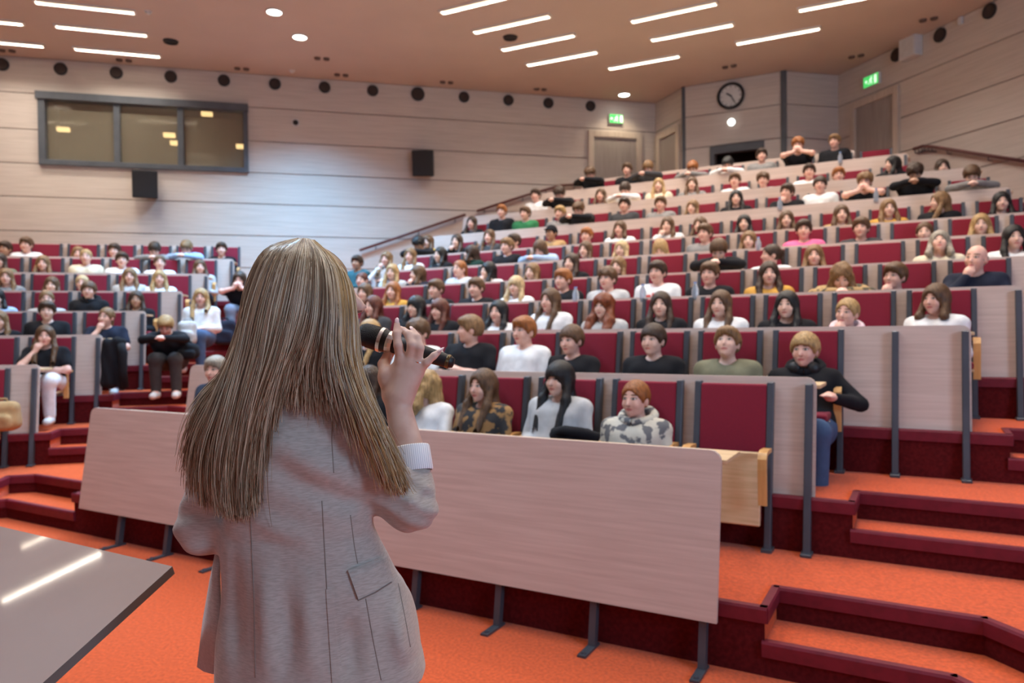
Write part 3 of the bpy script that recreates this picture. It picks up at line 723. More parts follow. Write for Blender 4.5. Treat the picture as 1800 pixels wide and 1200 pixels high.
SK = {'fair': skin_mat('fair_skin', (.74, .49, .40), (.50, .17, .15), (.20, .11, .06)),
      'rosy': skin_mat('rosy_skin', (.74, .45, .365), (.52, .15, .14), (.16, .08, .045)),
      'tan': skin_mat('tan_skin', (.47, .27, .18), (.36, .12, .10), (.05, .03, .02))}
def hair_mat(nm, c): return mat('hair_' + nm, c, .42, col2=tuple(v * .45 for v in c), scale=(90, 90, 9), detail=3, spec=.4, bump=.5, bscale=(220, 220, 14))
HC = {'blond': hair_mat('blond', (.50, .31, .13)), 'fairblond': hair_mat('fair_blond', (.66, .47, .25)), 'ginger': hair_mat('ginger', (.36, .12, .03)), 'red': hair_mat('red', (.22, .05, .014)),
      'light brown': hair_mat('light_brown', (.26, .14, .06)), 'brown': hair_mat('brown', (.13, .065, .03)), 'dark brown': hair_mat('dark_brown', (.055, .028, .016)),
      'black': hair_mat('black', (.012, .010, .011)), 'grey': hair_mat('grey', (.38, .33, .27)), 'auburn': hair_mat('auburn', (.13, .035, .02))}
def cloth(nm, c, **k): return mat('cloth_' + nm, c, .85, var=k.pop('var', .12), scale=k.pop('scale', (14, 14, 14)), bump=.25, bscale=(26, 26, 18), sheen=.02, spec=.12, **k)
TC = {'black': cloth('black', (.012, .012, .015)), 'white': cloth('white', (.72, .72, .74)), 'cream': cloth('cream', (.66, .58, .45)), 'grey': cloth('grey', (.22, .21, .21)),
      'light grey': cloth('light_grey', (.46, .46, .47)), 'olive green': cloth('olive', (.17, .165, .11)), 'navy': cloth('navy', (.018, .022, .04)), 'pink': cloth('pink', (.78, .15, .32)),
      'pale pink': cloth('pale_pink', (.72, .55, .60)), 'green': cloth('green', (.03, .15, .06)), 'dark green': cloth('dark_green', (.012, .035, .028)), 'light blue': cloth('light_blue', (.33, .45, .66)), 'yellow': cloth('yellow', (.52, .28, .06)),
      'tan': cloth('tan', (.40, .25, .12)), 'teal': cloth('teal', (.03, .09, .11)), 'dark grey': cloth('dark_grey', (.05, .05, .055)),
      'grey camouflage': mat('cloth_grey_camo', (.52, .49, .42), .85, col2=(.12, .12, .13), scale=(17, 17, 17), detail=2, ramp=(.44, .5), bump=.25, bscale=(26, 26, 18)),
      'brown camouflage': mat('cloth_brown_camo', (.30, .16, .06), .85, col2=(.025, .024, .026), scale=(13, 13, 13), detail=2, ramp=(.46, .53), bump=.25, bscale=(26, 26, 18)),
      'tan camouflage': mat('cloth_tan_camo', (.36, .23, .10), .85, col2=(.06, .05, .03), scale=(12, 12, 12), detail=2, ramp=(.42, .5), bump=.25, bscale=(26, 26, 18))}
JEANS = cloth('blue_denim', (.06, .10, .19)); JEANS2 = cloth('pale_denim', (.26, .35, .50)); BLACKT = cloth('black_trousers', (.016, .016, .02)); GREYT = cloth('charcoal_trousers', (.05, .045, .045)); WHITET = cloth('white_trousers', (.70, .70, .74))
SHOE = mat('shoe_white', (.6, .6, .6), .6, var=.1); SHOEB = mat('shoe_black', (.02, .02, .02), .5, var=.1)

# ------------------------------------------------------------------ people: shapes
def head_sdf(q):
    """q: points in the head frame, face towards -y, centre between the ears"""
    d = d_ell(q, (0, .012, .02), (.076, .094, .094))
    d = smin(d, d_ell(q, (0, -.022, -.05), (.057, .062, .060)), .03)
    d = smin(d, d_ell(q, (0, -.064, -.088), (.022, .02, .018)), .02)
    for s in (-1, 1):
        d = smin(d, d_ell(q, (s * .036, -.058, -.026), (.025, .028, .026)), .02)
        d = smin(d, d_ell(q, (s * .078, .014, -.012), (.011, .022, .032)), .008)
        d = smax(d, -d_ell(q, (s * .031, -.100, .010), (.017, .018, .011)), .012)
        d = smin(d, d_ell(q, (s * .031, -.074, .010), (.014, .014, .011)), .004)
    d = smin(d, d_cone(q, (0, -.082, .012), (0, -.104, -.028), .007, .0125), .012)
    d = smin(d, d_ell(q, (0, -.081, -.052), (.023, .010, .008)), .008)
    d = smin(d, d_ell(q, (0, -.078, -.064), (.019, .010, .007)), .008)
    return d
def Rm(yaw, pitch, roll=0): return np.array((Matrix.Rotation(R(yaw), 3, 'Z') @ Matrix.Rotation(R(pitch), 3, 'X') @ Matrix.Rotation(R(roll), 3, 'Y')))
class Pose: pass
def make_pose(lean=0, yaw=0, pitch=0, roll=0, arms='lap', down=0, legs='sit'):
    p = Pose(); ly = -lean
    p.hip = (0, -.20, .46); p.ch = (0, -.12 + ly, .70 - abs(lean) * .12); p.sh = (.172, -.10 + ly * 1.25, .795 - abs(lean) * .22)
    p.nb = (0, -.075 + ly * 1.3, .835 - abs(lean) * .25)
    p.hc = (0, -.12 + ly * 1.5, .985 - abs(lean) * .3 - down)
    p.Rh = Rm(yaw, pitch, roll); A = {}
    for s in (-1, 1):
        sx, sy, sz = p.sh
        if arms == 'lap': e, w, h = (.226, sy - .06, .57), (.12, -.37, .575), (.075, -.44, .57)
        elif arms == 'cross': e, w, h = (.235, sy - .12, .585), (-.01, -.305, .625 + s * .02), (-.10, -.29, .645 + s * .02)
        elif arms == 'desk': e, w, h = (.24, -.44 + ly * .6, .72), (.05, -.62 + ly * .6, .735), (-.06, -.64 + ly * .6, .74)
        elif arms == 'mouth': e, w, h = (.22, -.62, .74), (.055, p.hc[1] - .13, p.hc[2] - .13), (.02, p.hc[1] - .115, p.hc[2] - .05)
        elif arms == 'chin':
            if s < 0: e, w, h = (.20, sy - .20, .64), (.075, p.hc[1] - .10, p.hc[2] - .165), (.045, p.hc[1] - .085, p.hc[2] - .085)
            else: e, w, h = (.24, sy - .12, .585), (.0, -.32, .60), (-.10, -.31, .615)
        elif arms == 'armrest':
            e, w, h = ((.345, sy - .06, .63), (.215, -.33, .68), (.15, -.37, .70)) if s > 0 else ((.245, sy - .07, .57), (.13, -.37, .575), (.075, -.44, .57))
        A[s] = [(s * sx, sy, sz), (s * e[0], e[1], e[2]), (s * w[0], w[1], w[2]), (s * h[0], h[1], h[2])]
    p.arm = A; return p
def d_hand(P, w, h, s):
    w = np.array(w); h = np.array(h); f = (h - w); f = f / (np.linalg.norm(f) + 1e-6)
    side = np.cross(f, (0, 0, 1.)); side /= (np.linalg.norm(side) + 1e-6)
    if abs(f[2]) > .8: side = np.array((1., 0, 0))
    pal = w + f * .055; d = d_cone(P, w, pal, .026, .034)
    for k, (o, l) in enumerate(((-.027, .055), (-.009, .066), (.009, .062), (.026, .048))):
        a = pal + side * o; c = a + f * l * .6; e = c + f * l * .35 - np.array((0, 0, .012))
        d = smin(d, smin(d_cone(P, a, c, .0115, .0095), d_cone(P, c, e, .0095, .008), .006), .008)
    a = w + f * .025 - side * s * .024; d = smin(d, d_cone(P, a, a + f * .04 - side * s * .022, .013, .010), .012)
    return d
def torso_sdf(P, p, o=0.0, w=1.0):
    hx, hy, hz = p.hip; cx, cy, cz = p.ch
    d = d_cone(P, (-.07, hy, hz + .02), (.07, hy, hz + .02), .125 + o, .125 + o)
    for s in (-1, 1): d = smin(d, d_cone(P, (s * .055, hy + .02, hz + .06), (s * .085 * w, cy, cz + .02), .105 + o, .112 + o), .05)
    for s in (-1, 1): d = smin(d, d_cone(P, (0, p.nb[1], p.nb[2] - .035), p.arm[s][0], .05 + o, .056 + o), .05)
    return d
def legs_sdf(P, p, o=0.0):
    d = None
    for s in (-1, 1):
        hx, hy, hz = p.hip
        for a, b, ra, rb in (((s * .085, hy, hz), (s * .115, -.54, .48), .095, .066), ((s * .115, -.54, .475), (s * .115, -.50, .10), .062, .045)):
            e = d_cone(P, a, b, ra + o, rb + o); d = e if d is None else smin(d, e, .04)
    return d
def body_mesh(p, key):
    P, lo = grid((-.46, -.95, .0), (.46, .16, 1.22), .0115)
    d = torso_sdf(P, p)
    d = smin(d, legs_sdf(P, p), .04)
    for s in (-1, 1):
        d = smin(d, d_cone(P, (s * .115, -.51, .06), (s * .12, -.62, .04), .045, .035), .03)
        a = p.arm[s]
        d = smin(d, smin(d_cone(P, a[0], a[1], .047, .040), d_cone(P, a[1], a[2], .040, .027), .02), .03)
    hc = np.array(p.hc); Rh = p.Rh
    nt = hc + Rh @ np.array((0, .02, -.06))
    d = smin(d, d_cone(P, p.nb, nt, .054, .049), .03)
    m = np.abs(P - f32(hc)).max(-1) < .16
    q = (P[m] - f32(hc)) @ f32(Rh)
    dm = d[m]; d[m] = smin(dm, head_sdf(q), .014)
    for s in (-1, 1):
        a = p.arm[s]; m = (np.abs(P - f32(a[2])).max(-1) < .17)
        d[m] = smin(d[m], d_hand(P[m], a[2], a[3], s), .012)
    V, Q = surface_nets(d, lo, .0115, 1)
    me = np_mesh('body_' + key, V, Q, SK['fair'])
    hp = ((V - hc) @ Rh).astype(np.float32)
    at = me.attributes.new('hp', 'FLOAT_VECTOR', 'POINT'); at.data.foreach_set('vector', hp.ravel())
    return me
def top_mesh(p, key, sleeve, w=.92):
    P, lo = grid((-.48, -.95, .36), (.48, .18, .98), .0138)
    o = .016; d = torso_sdf(P, p, o, w)
    for s in (-1, 1):
        a = p.arm[s]
        if sleeve == 'L':
            e = smin(d_cone(P, a[0], a[1], .062, .052), d_cone(P, a[1], np.array(a[2]), .052, .040), .015)
        elif sleeve == 'S':
            mid = np.array(a[0]) * .35 + np.array(a[1]) * .65; e = d_cone(P, a[0], mid, .066, .060)
        else: e = d_cone(P, a[0], np.array(a[0]) + (0, 0, .0), .05, .05)
        d = smin(d, e, .013)
    n = np.sin(P[..., 0] * 31 + P[..., 2] * 23) * np.sin(P[..., 1] * 27 - P[..., 2] * 17); d = d + .004 * n.astype(np.float32)
    nb = np.array(p.nb); ax = np.array(p.hc) - nb; ax = ax / np.linalg.norm(ax)
    d = smax(d, -(d_cone(P, nb - ax * .02 + (0, -.018, 0), nb + ax * .2 + (0, -.03, 0), .058 if sleeve != 'T' else .085, .075)), .01)
    V, Q = surface_nets(d, lo, .0138, 1); return np_mesh('top_' + key, V, Q, TC['black'])
def trousers_mesh(p):
    P, lo = grid((-.28, -.76, .02), (.28, .02, .66), .014)
    d = smin(legs_sdf(P, p, .014), d_cone(P, (-.07, p.hip[1], p.hip[2] + .0), (.07, p.hip[1], p.hip[2]), .138, .138), .05)
    V, Q = surface_nets(d, lo, .014, 1); return np_mesh('trousers', V, Q, BLACKT)
def shoe_mesh(s):
    P, lo = grid((s * .12 - .09, -.74, -.03), (s * .12 + .09, -.40, .16), .012); d = None
    if True:
        e = smin(d_cone(P, (s * .115, -.50, .045), (s * .125, -.64, .038), .048, .042), d_cone(P, (s * .115, -.505, .05), (s * .115, -.505, .10), .05, .048), .02)
        d = e if d is None else np.minimum(d, e)
    d = np.maximum(d, -P[..., 2]); V, Q = surface_nets(d, lo, .012, 0); return np_mesh('shoe', V, Q, SHOE)
POSES = {'lap': dict(yaw=9), 'lapL': dict(yaw=-7), 'lapR': dict(yaw=18), 'cross': dict(arms='cross', pitch=-8), 'crossL': dict(arms='cross', yaw=-8, pitch=4), 'chin': dict(arms='chin', lean=.05, yaw=8), 'chinL': dict(arms='chin', lean=.05, yaw=-22, roll=6),
         'mouth': dict(arms='mouth', lean=.22, pitch=6), 'down': dict(arms='desk', lean=.24, pitch=34, down=.03), 'desk': dict(arms='desk', lean=.16, yaw=-8), 'profL': dict(yaw=-58, arms='cross'), 'back': dict(pitch=-16, arms='lap'), 'armrest': dict(arms='armrest', yaw=-12)}
PS = {k: make_pose(**v) for k, v in POSES.items()}
_bm, _tm, _misc = {}, {}, {}
def get_body(k):
    if k not in _bm: _bm[k] = body_mesh(PS[k], k)
    return _bm[k]
def get_top(k, s):
    if (k, s) not in _tm: _tm[(k, s)] = top_mesh(PS[k], k + s, s)
    return _tm[(k, s)]
def get_misc(k):
    if k not in _misc: _misc[k] = trousers_mesh(PS['lap']) if k == 'trousers' else shoe_mesh(k)
    return _misc[k]
# ------------------------------------------------------------------ hair in the head frame
def hair_mesh(st):
    long = st in ('long', 'longside', 'bangs', 'bigcurly', 'bob', 'wavy')
    P, lo = grid((-.2, -.17, -.42 if long else -.2), (.2, .22, .17), .0078)
    x, y, z = P[..., 0], P[..., 1], P[..., 2]; ax = np.abs(x)
    head = d_ell(P, (0, .012, .02), (.076, .094, .094))
    th = {'buzz': .007, 'bald': .006, 'tied': .012, 'cap': .014}.get(st, .019)
    cap = d_ell(P, (0, .018, .022), (.079 + th, .096 + th, .096 + th))
    if st in ('mop', 'bigcurly'): cap = smin(cap, d_ell(P, (0, .0, .06), (.098, .105, .075)), .03)
    if st == 'short': cap = smin(cap, d_ell(P, (0, -.02, .075), (.075, .085, .048)), .02)
    top = {'short': .052, 'mop': .036, 'curtain': .045, 'long': .070, 'longside': .066, 'bangs': .024, 'bob': .060, 'tied': .070, 'buzz': .060, 'bald': .30, 'bigcurly': .055, 'cap': .03, 'wavy': .062}[st]
    rx = .060 if long else .068
    face = d_ell(P, (0, -.115, top - .115), (rx, .105, .115))
    d = smax(cap, -face, .014)
    if st in ('short', 'mop', 'curtain', 'buzz', 'bald', 'cap', 'tied'):
        cut = np.where(y > .0, -.055, -.025 + .0 * y); cut = cut + np.clip(-(y + .02) * 1.2, 0, .06)
        d = smax(d, cut - z, .012)
        ear = np.minimum(d_ell(P, (.085, .012, -.03), (.03, .03, .04)), d_ell(P, (-.085, .012, -.03), (.03, .03, .04)))
        d = smax(d, -ear, .01)
    if st == 'bald':
        d = smax(d, z - .025 + np.clip(-(y - .02), 0, .1) * .6, .012)
    if st == 'tied':
        d = smin(d, d_ell(P, (0, .125, .03), (.034, .034, .036)), .012)
        d = smin(d, d_cone(P, (0, .13, .02), (.01, .135, -.12), .028, .016), .015)
    if long:
        ln = {'long': -.33, 'longside': -.31, 'bangs': -.37, 'bigcurly': -.30, 'bob': -.15, 'wavy': -.27}[st]
        for s in (-1, 1):
            wd = {'bigcurly': .055, 'wavy': .042}.get(st, .032)
            k = .6 if (st == 'longside' and s > 0) else 1
            a = (s * .078, .0, .0); b = (s * .098, -.055, -.13); c = (s * (.085 if st != 'bigcurly' else .115), -.168 if ln < -.2 else -.02, ln * k)
            d = smin(d, smin(d_cone(P, a, b, .026, wd), d_cone(P, b, c, wd, wd * .75), .02), .022)
        d = smin(d, smin(d_cone(P, (0, .075, .0), (0, .085, -.14), .062, .070), d_cone(P, (0, .085, -.14), (0, .10, max(ln, -.26)), .07, .06), .02), .03)
        d = smax(d, -d_ell(P, (0, -.13, -.08), (.055, .125, .13)), .012)
        d = smax(d, -d_cone(P, (0, .02, -.09), (0, .03, -.4), .05, .06), .01)
        if st == 'bangs': d = smin(d, smax(smax(d_ell(P, (0, .01, .03), (.092, .112, .10)), .026 - z, .006), y + .03, .006), .006)
    if st == 'cap':
        d = smin(d, smax(d_ell(P, (0, -.09, .045), (.062, .075, .012)), y + .03, .01), .006)
    if st in ('mop', 'bigcurly', 'wavy'):
        f = 62 if st == 'mop' else 48; d = d + (.008 * np.sin(x * f) * np.sin(y * f + 1) * np.sin(z * f + 2)).astype(np.float32)
    else:
        an = np.arctan2(x, -y + .02); d = d + (.0022 * np.sin(an * 34 + z * 20)).astype(np.float32)
    if not long: d = np.maximum(d, -(head + .004))
    V, Q = surface_nets(d, lo, .0078, 1 if st != 'buzz' else 0); return np_mesh('hair_' + st, V, Q, HC['brown'])
_hm = {}
def get_hair(s):
    if s not in _hm: _hm[s] = hair_mesh(s)
    return _hm[s]
def set_mat(o, m):
    o.material_slots[0].link = 'OBJECT'; o.material_slots[0].material = m
def hood_mesh():
    mb = MB(); n = 20; pts = []
    for k in range(n + 1):
        a = 2 * math.pi * k / n; pts.append((.105 * math.sin(a), .01 - .085 * math.cos(a), .02 + .028 * math.cos(a) * -1))
    return mb.tube(pts, [.032 + .016 * max(0, -math.cos(2 * math.pi * k / n)) for k in range(n + 1)], 8, caps=False).mesh('hood', TC['black'], smooth=True)
HOOD = hood_mesh()
def phones_mesh():
    mb = MB(); pts = [(.085 * math.sin(a), .03 - .085 * math.cos(a), 0) for a in [R(35 + k * 29) for k in range(11)]]
    mb.tube(pts, .012, 8)
    for s in (-1, 1): mb.lathe([(.001, -.018), (.036, -.018), (.042, 0), (.036, .018), (.001, .018)], 16, Matrix.Translation((s * .062, -.055, -.01)) @ Matrix.Rotation(R(78), 4, 'X') @ Matrix.Rotation(R(s * 20), 4, 'Y'))
    return mb.mesh('headphones', M_BLACK, smooth=True)
M_PINKP = mat('pink_print', (.70, .18, .30), .8, var=.1); M_REDP = mat('red_print', (.55, .04, .04), .8, var=.1); M_PALEP = mat('pale_print', (.6, .6, .58), .8, var=.1)
def shirt_print(sh, me, rects, m):
    """flat print lying on the front of a shirt"""
    bv = BVHTree.FromPolygons([v.co for v in me.vertices], [tuple(p.vertices) for p in me.polygons]); mb = MB()
    for x0, x1, z0, z1 in rects:
        vs = []
        for z in np.linspace(z0, z1, 3):
            for x in np.linspace(x0, x1, 3):
                h = bv.ray_cast(Vector((x, -1.5, z)), Vector((0, 1, 0)))[0]
                if h is None: break
                vs.append(h + Vector((0, -.003, 0)))
        if len(vs) == 9: mb.add(vs, [(0, 1, 4, 3), (1, 2, 5, 4), (3, 4, 7, 6), (4, 5, 8, 7)])
    if mb.v: obj('print', mb.mesh('print', m), sh)
def person(loc, rz, sc, pose, hair, hcol, topm, sleeve, skin, label, group, trous=None, opts=()):
    p = PS[pose]; o = obj('person', get_body(pose)); set_mat(o, SK[skin])
    o.location = loc; o.rotation_euler = (0, 0, rz); o.scale = (sc, sc, sc); tag(o, label, 'person', group)
    Mh = Matrix.Translation(p.hc) @ Matrix(p.Rh.tolist()).to_4x4()
    if hair != 'none':
        h = obj('hair', get_hair(hair), o, M=Mh); set_mat(h, TC['black'] if hair == 'cap' else HC[hcol])
        if hair == 'cap': h.name = 'cap'
    t = obj('shirt', get_top(pose, sleeve), o); set_mat(t, TC[topm] if isinstance(topm, str) else topm)
    q = obj('trousers', get_misc('trousers'), o); set_mat(q, trous or BLACKT); obj('shoe', get_misc(-1), o); obj('shoe', get_misc(1), o)
    for o_ in opts:
        if isinstance(o_, tuple): shirt_print(t, get_top(pose, sleeve), *o_)
    if 'hood' in opts: hd = obj('hood', HOOD, o, loc=(0, p.nb[1] - .012, p.nb[2] + .012)); set_mat(hd, TC[topm] if isinstance(topm, str) else topm)
    if 'phones' in opts: obj('headphones', phones_mesh(), o, loc=(0, p.nb[1] - .03, p.nb[2] + .045))
    return o
# ------------------------------------------------------------------ who sits where: (px of the head, py of the hair top, hair, hair colour, top, sleeve, pose, skin, extras)
B_, W_ = 'black', 'white'
CROWD_R = {
 1: [(1117, 670, 'tied', 'ginger', 'grey camouflage', 'L', 'lapL', 'rosy', ('hood',)), (984, 637, 'bangs', 'black', 'light grey', 'L', 'lapL', 'fair'), (850, 651, 'long', 'brown', 'brown camouflage', 'L', 'lapL', 'rosy'),
     (742, 652, 'wavy', 'blond', W_, 'L', 'profL', 'fair'), (645, 645, 'long', 'dark brown', B_, 'L', 'lapL', 'fair'), (378, 625, 'short', 'grey', 'navy', 'L', 'lapR', 'rosy')],
 2: [(1413, 586, 'curtain', 'blond', B_, 'L', 'armrest', 'rosy', ('hood', 'phones')), (1278, 572, 'short', 'light brown', 'olive green', 'S', 'back', 'fair', (([(-.012, .012, .695, .705)], M_PALEP),)), (1148, 571, 'curtain', 'dark brown', B_, 'S', 'lapL', 'fair'), (1005, 573, 'curtain', 'brown', B_, 'S', 'crossL', 'rosy', (([(.06, .085, .70, .725)], M_PALEP),)),
     (922, 555, 'short', 'ginger', W_, 'S', 'lapL', 'rosy'), (823, 553, 'short', 'light brown', B_, 'S', 'profL', 'rosy'), (733, 560, 'mop', 'brown', W_, 'S', 'crossL', 'rosy'), (648, 563, 'long', 'blond', B_, 'T', 'lapL', 'fair')],
 3: [(1657, 500, 'bob', 'brown', W_, 'L', 'lapL', 'rosy'), (1485, 525, 'tied', 'blond', 'pale pink', 'L', 'chinL', 'rosy', ('hood',)), (1382, 513, 'long', 'black', B_, 'L', 'lapL', 'fair'), (1266, 512, 'long', 'brown', W_, 'L', 'lapL', 'fair'), (1162, 514, 'long', 'dark brown', B_, 'L', 'lap', 'fair'),
     (1062, 518, 'bigcurly', 'red', 'light grey', 'L', 'lapL', 'fair'), (968, 508, 'long', 'brown', W_, 'S', 'lapL', 'rosy', (([(-.115 + .048 * k, -.08 + .048 * k, .655, .70) for k in range(5)], M_PINKP),)), (874, 529, 'long', 'black', W_, 'L', 'lapL', 'rosy', (([(.03, .06, .68, .71)], TC['black']),)), (771, 526, 'bangs', 'auburn', B_, 'L', 'lapL', 'rosy'), (730, 521, 'bangs', 'black', B_, 'L', 'lapL', 'fair'), (655, 521, 'long', 'auburn', 'dark grey', 'L', 'lapL', 'rosy')],
 4: [(1718, 430, 'bald', 'grey', 'navy', 'L', 'chinL', 'rosy'), (1576, 460, 'short', 'brown', B_, 'S', 'chinL', 'rosy'), (1468, 466, 'wavy', 'light brown', 'tan camouflage', 'L', 'down', 'rosy'), (1350, 461, 'long', 'dark brown', 'yellow', 'L', 'lap', 'rosy'), (1246, 459, 'short', 'brown', B_, 'L', 'lapL', 'rosy'),
     (1155, 457, 'short', 'dark brown', W_, 'S', 'lapL', 'rosy', (([(-.09, -.03, .66, .75), (-.02, .0, .70, .77), (.06, .10, .74, .79), (-.12, -.09, .72, .77)], M_REDP),)), (1068, 469, 'mop', 'brown', 'light grey', 'L', 'lapL', 'rosy'), (990, 471, 'short', 'ginger', B_, 'S', 'lapL', 'rosy'), (908, 486, 'bangs', 'fairblond', W_, 'S', 'lap', 'fair'), (835, 487, 'short', 'brown', B_, 'L', 'lapL', 'rosy'), (765, 490, 'short', 'brown', B_, 'L', 'lapL', 'rosy'),
     (690, 496, 'long', 'ginger', 'yellow', 'L', 'lap', 'rosy'), (641, 499, 'bob', 'brown', 'cream', 'L', 'chin', 'rosy')],
 5: [(1782, 397, 'long', 'black', W_, 'L', 'lap', 'fair'), (1652, 406, 'bob', 'grey', 'cream', 'L', 'back', 'rosy'), (1432, 431, 'long', 'light brown', 'tan', 'L', 'lap', 'rosy'), (1356, 430, 'tied', 'dark brown', W_, 'S', 'profL', 'rosy'), (1254, 423, 'curtain', 'brown', B_, 'L', 'down', 'fair'),
     (1085, 452, 'bob', 'light brown', 'dark grey', 'L', 'lapL', 'fair'), (1003, 446, 'long', 'dark brown', B_, 'L', 'lapL', 'fair'), (935, 463, 'long', 'light brown', 'grey', 'L', 'lapL', 'fair'), (858, 461, 'bob', 'black', W_, 'L', 'chinL', 'fair'), (808, 458, 'tied', 'ginger', 'light grey', 'L', 'lapL', 'rosy'), (735, 467, 'bob', 'brown', 'navy', 'L', 'chinL', 'rosy'),
     (688, 465, 'long', 'blond', 'light grey', 'L', 'lap', 'fair'), (635, 479, 'tied', 'auburn', 'light grey', 'L', 'lap', 'rosy')],
 6: [(1722, 377, 'long', 'blond', 'cream', 'L', 'lapL', 'fair'), (1624, 391, 'tied', 'brown', 'dark grey', 'L', 'lapL', 'fair'), (1513, 381, 'short', 'brown', 'dark grey', 'L', 'lapL', 'rosy'), (1413, 385, 'short', 'dark brown', 'pink', 'L', 'lap', 'rosy'), (1317, 407, 'long', 'light brown', 'cream', 'L', 'lap', 'fair'),
     (1240, 392, 'short', 'brown', 'grey', 'L', 'lapL', 'rosy'), (1153, 424, 'bob', 'blond', 'light blue', 'L', 'down', 'fair'), (1091, 424, 'long', 'fairblond', 'cream', 'L', 'lapL', 'fair'), (1028, 425, 'long', 'brown', W_, 'L', 'lapL', 'fair'), (948, 424, 'bob', 'brown', 'light blue', 'L', 'down', 'rosy'), (891, 417, 'short', 'light brown', B_, 'L', 'lapL', 'rosy'),
     (828, 431, 'bob', 'dark brown', 'dark green', 'L', 'profL', 'fair', ('hood',)), (774, 435, 'long', 'black', B_, 'L', 'lapL', 'fair'), (720, 437, 'long', 'light brown', W_, 'L', 'lap', 'rosy'), (678, 443, 'wavy', 'light brown', W_, 'L', 'chin', 'rosy'), (627, 448, 'short', 'dark brown', 'teal', 'L', 'lap', 'tan')],
 7: [(1762, 338, 'long', 'black', B_, 'L', 'lap', 'fair'), (1653, 338, 'long', 'light brown', B_, 'L', 'profL', 'fair'), (1560, 351, 'long', 'light brown', 'yellow', 'L', 'lap', 'fair'), (1478, 361, 'long', 'brown', 'tan', 'L', 'lap', 'fair'), (1382, 371, 'long', 'brown', 'navy', 'L', 'lap', 'fair'), (1308, 378, 'long', 'black', B_, 'L', 'lap', 'fair'),
     (1231, 382, 'long', 'brown', 'dark grey', 'L', 'lapL', 'fair'), (1175, 382, 'long', 'brown', W_, 'L', 'chin', 'fair'), (1088, 389, 'bob', 'brown', W_, 'S', 'lapL', 'rosy'), (1030, 399, 'short', 'ginger', 'grey', 'L', 'lapL', 'rosy'), (968, 396, 'cap', 'black', 'tan', 'L', 'lapL', 'tan'), (903, 410, 'short', 'dark brown', W_, 'S', 'chinL', 'rosy'),
     (860, 404, 'long', 'brown', 'dark grey', 'L', 'lap', 'rosy'), (804, 412, 'long', 'dark brown', B_, 'L', 'chin', 'fair'), (753, 414, 'bob', 'brown', 'yellow', 'L', 'lap', 'fair'), (731, 416, 'mop', 'black', B_, 'L', 'down', 'tan')],
 8: [(1708, 291, 'short', 'brown', 'grey', 'L', 'down', 'fair'), (1611, 287, 'mop', 'dark brown', B_, 'L', 'down', 'tan'), (1525, 302, 'mop', 'light brown', B_, 'S', 'mouth', 'rosy'), (1443, 310, 'curtain', 'dark brown', W_, 'S', 'lap', 'rosy'), (1381, 322, 'short', 'dark brown', B_, 'L', 'chinL', 'rosy'), (1293, 335, 'long', 'black', B_, 'L', 'lap', 'fair'),
     (1217, 352, 'bob', 'light brown', 'cream', 'L', 'lapL', 'fair'), (1161, 344, 'short', 'brown', 'grey', 'L', 'lap', 'rosy'), (1098, 346, 'short', 'dark brown', 'dark grey', 'L', 'lap', 'rosy'), (1020, 354, 'short', 'brown', B_, 'L', 'down', 'rosy'), (983, 361, 'short', 'blond', 'grey', 'L', 'lapL', 'rosy'), (922, 362, 'short', 'brown', 'green', 'L', 'lapL', 'rosy'),
     (881, 359, 'short', 'ginger', B_, 'L', 'lap', 'rosy'), (829, 381, 'long', 'dark brown', B_, 'L', 'lap', 'rosy')],
 9: [(1655, 281, 'long', 'dark brown', 'dark grey', 'L', 'lap', 'fair'), (1568, 275, 'long', 'black', B_, 'L', 'profL', 'fair'), (1474, 293, 'short', 'ginger', W_, 'L', 'lap', 'rosy'), (1423, 287, 'short', 'dark brown', W_, 'S', 'lap', 'rosy'), (1342, 302, 'mop', 'brown', W_, 'L', 'lap', 'rosy'), (1293, 303, 'short', 'brown', W_, 'S', 'lap', 'rosy'),
     (1215, 312, 'long', 'brown', 'grey', 'L', 'lap', 'fair'), (1157, 314, 'long', 'blond', 'cream', 'L', 'lap', 'fair'), (1097, 322, 'curtain', 'dark brown', W_, 'L', 'down', 'rosy'), (1056, 332, 'long', 'brown', 'dark grey', 'L', 'lap', 'rosy'), (985, 328, 'mop', 'dark brown', B_, 'L', 'down', 'rosy'), (942, 331, 'short', 'dark brown', W_, 'S', 'lap', 'rosy')],
 10: [(1468, 235, 'short', 'light brown', B_, 'S', 'lapL', 'rosy'), (1397, 241, 'mop', 'ginger', B_, 'S', 'mouth', 'rosy'), (1338, 260, 'short', 'dark brown', 'grey', 'L', 'lap', 'rosy'), (1277, 276, 'short', 'black', W_, 'L', 'down', 'rosy'), (1217, 283, 'short', 'ginger', 'grey', 'L', 'down', 'fair'), (1140, 284, 'curtain', 'light brown', 'dark grey', 'L', 'down', 'rosy'),
      (1103, 286, 'short', 'brown', B_, 'L', 'lap', 'rosy'), (1041, 293, 'mop', 'brown', B_, 'L', 'down', 'rosy')]}
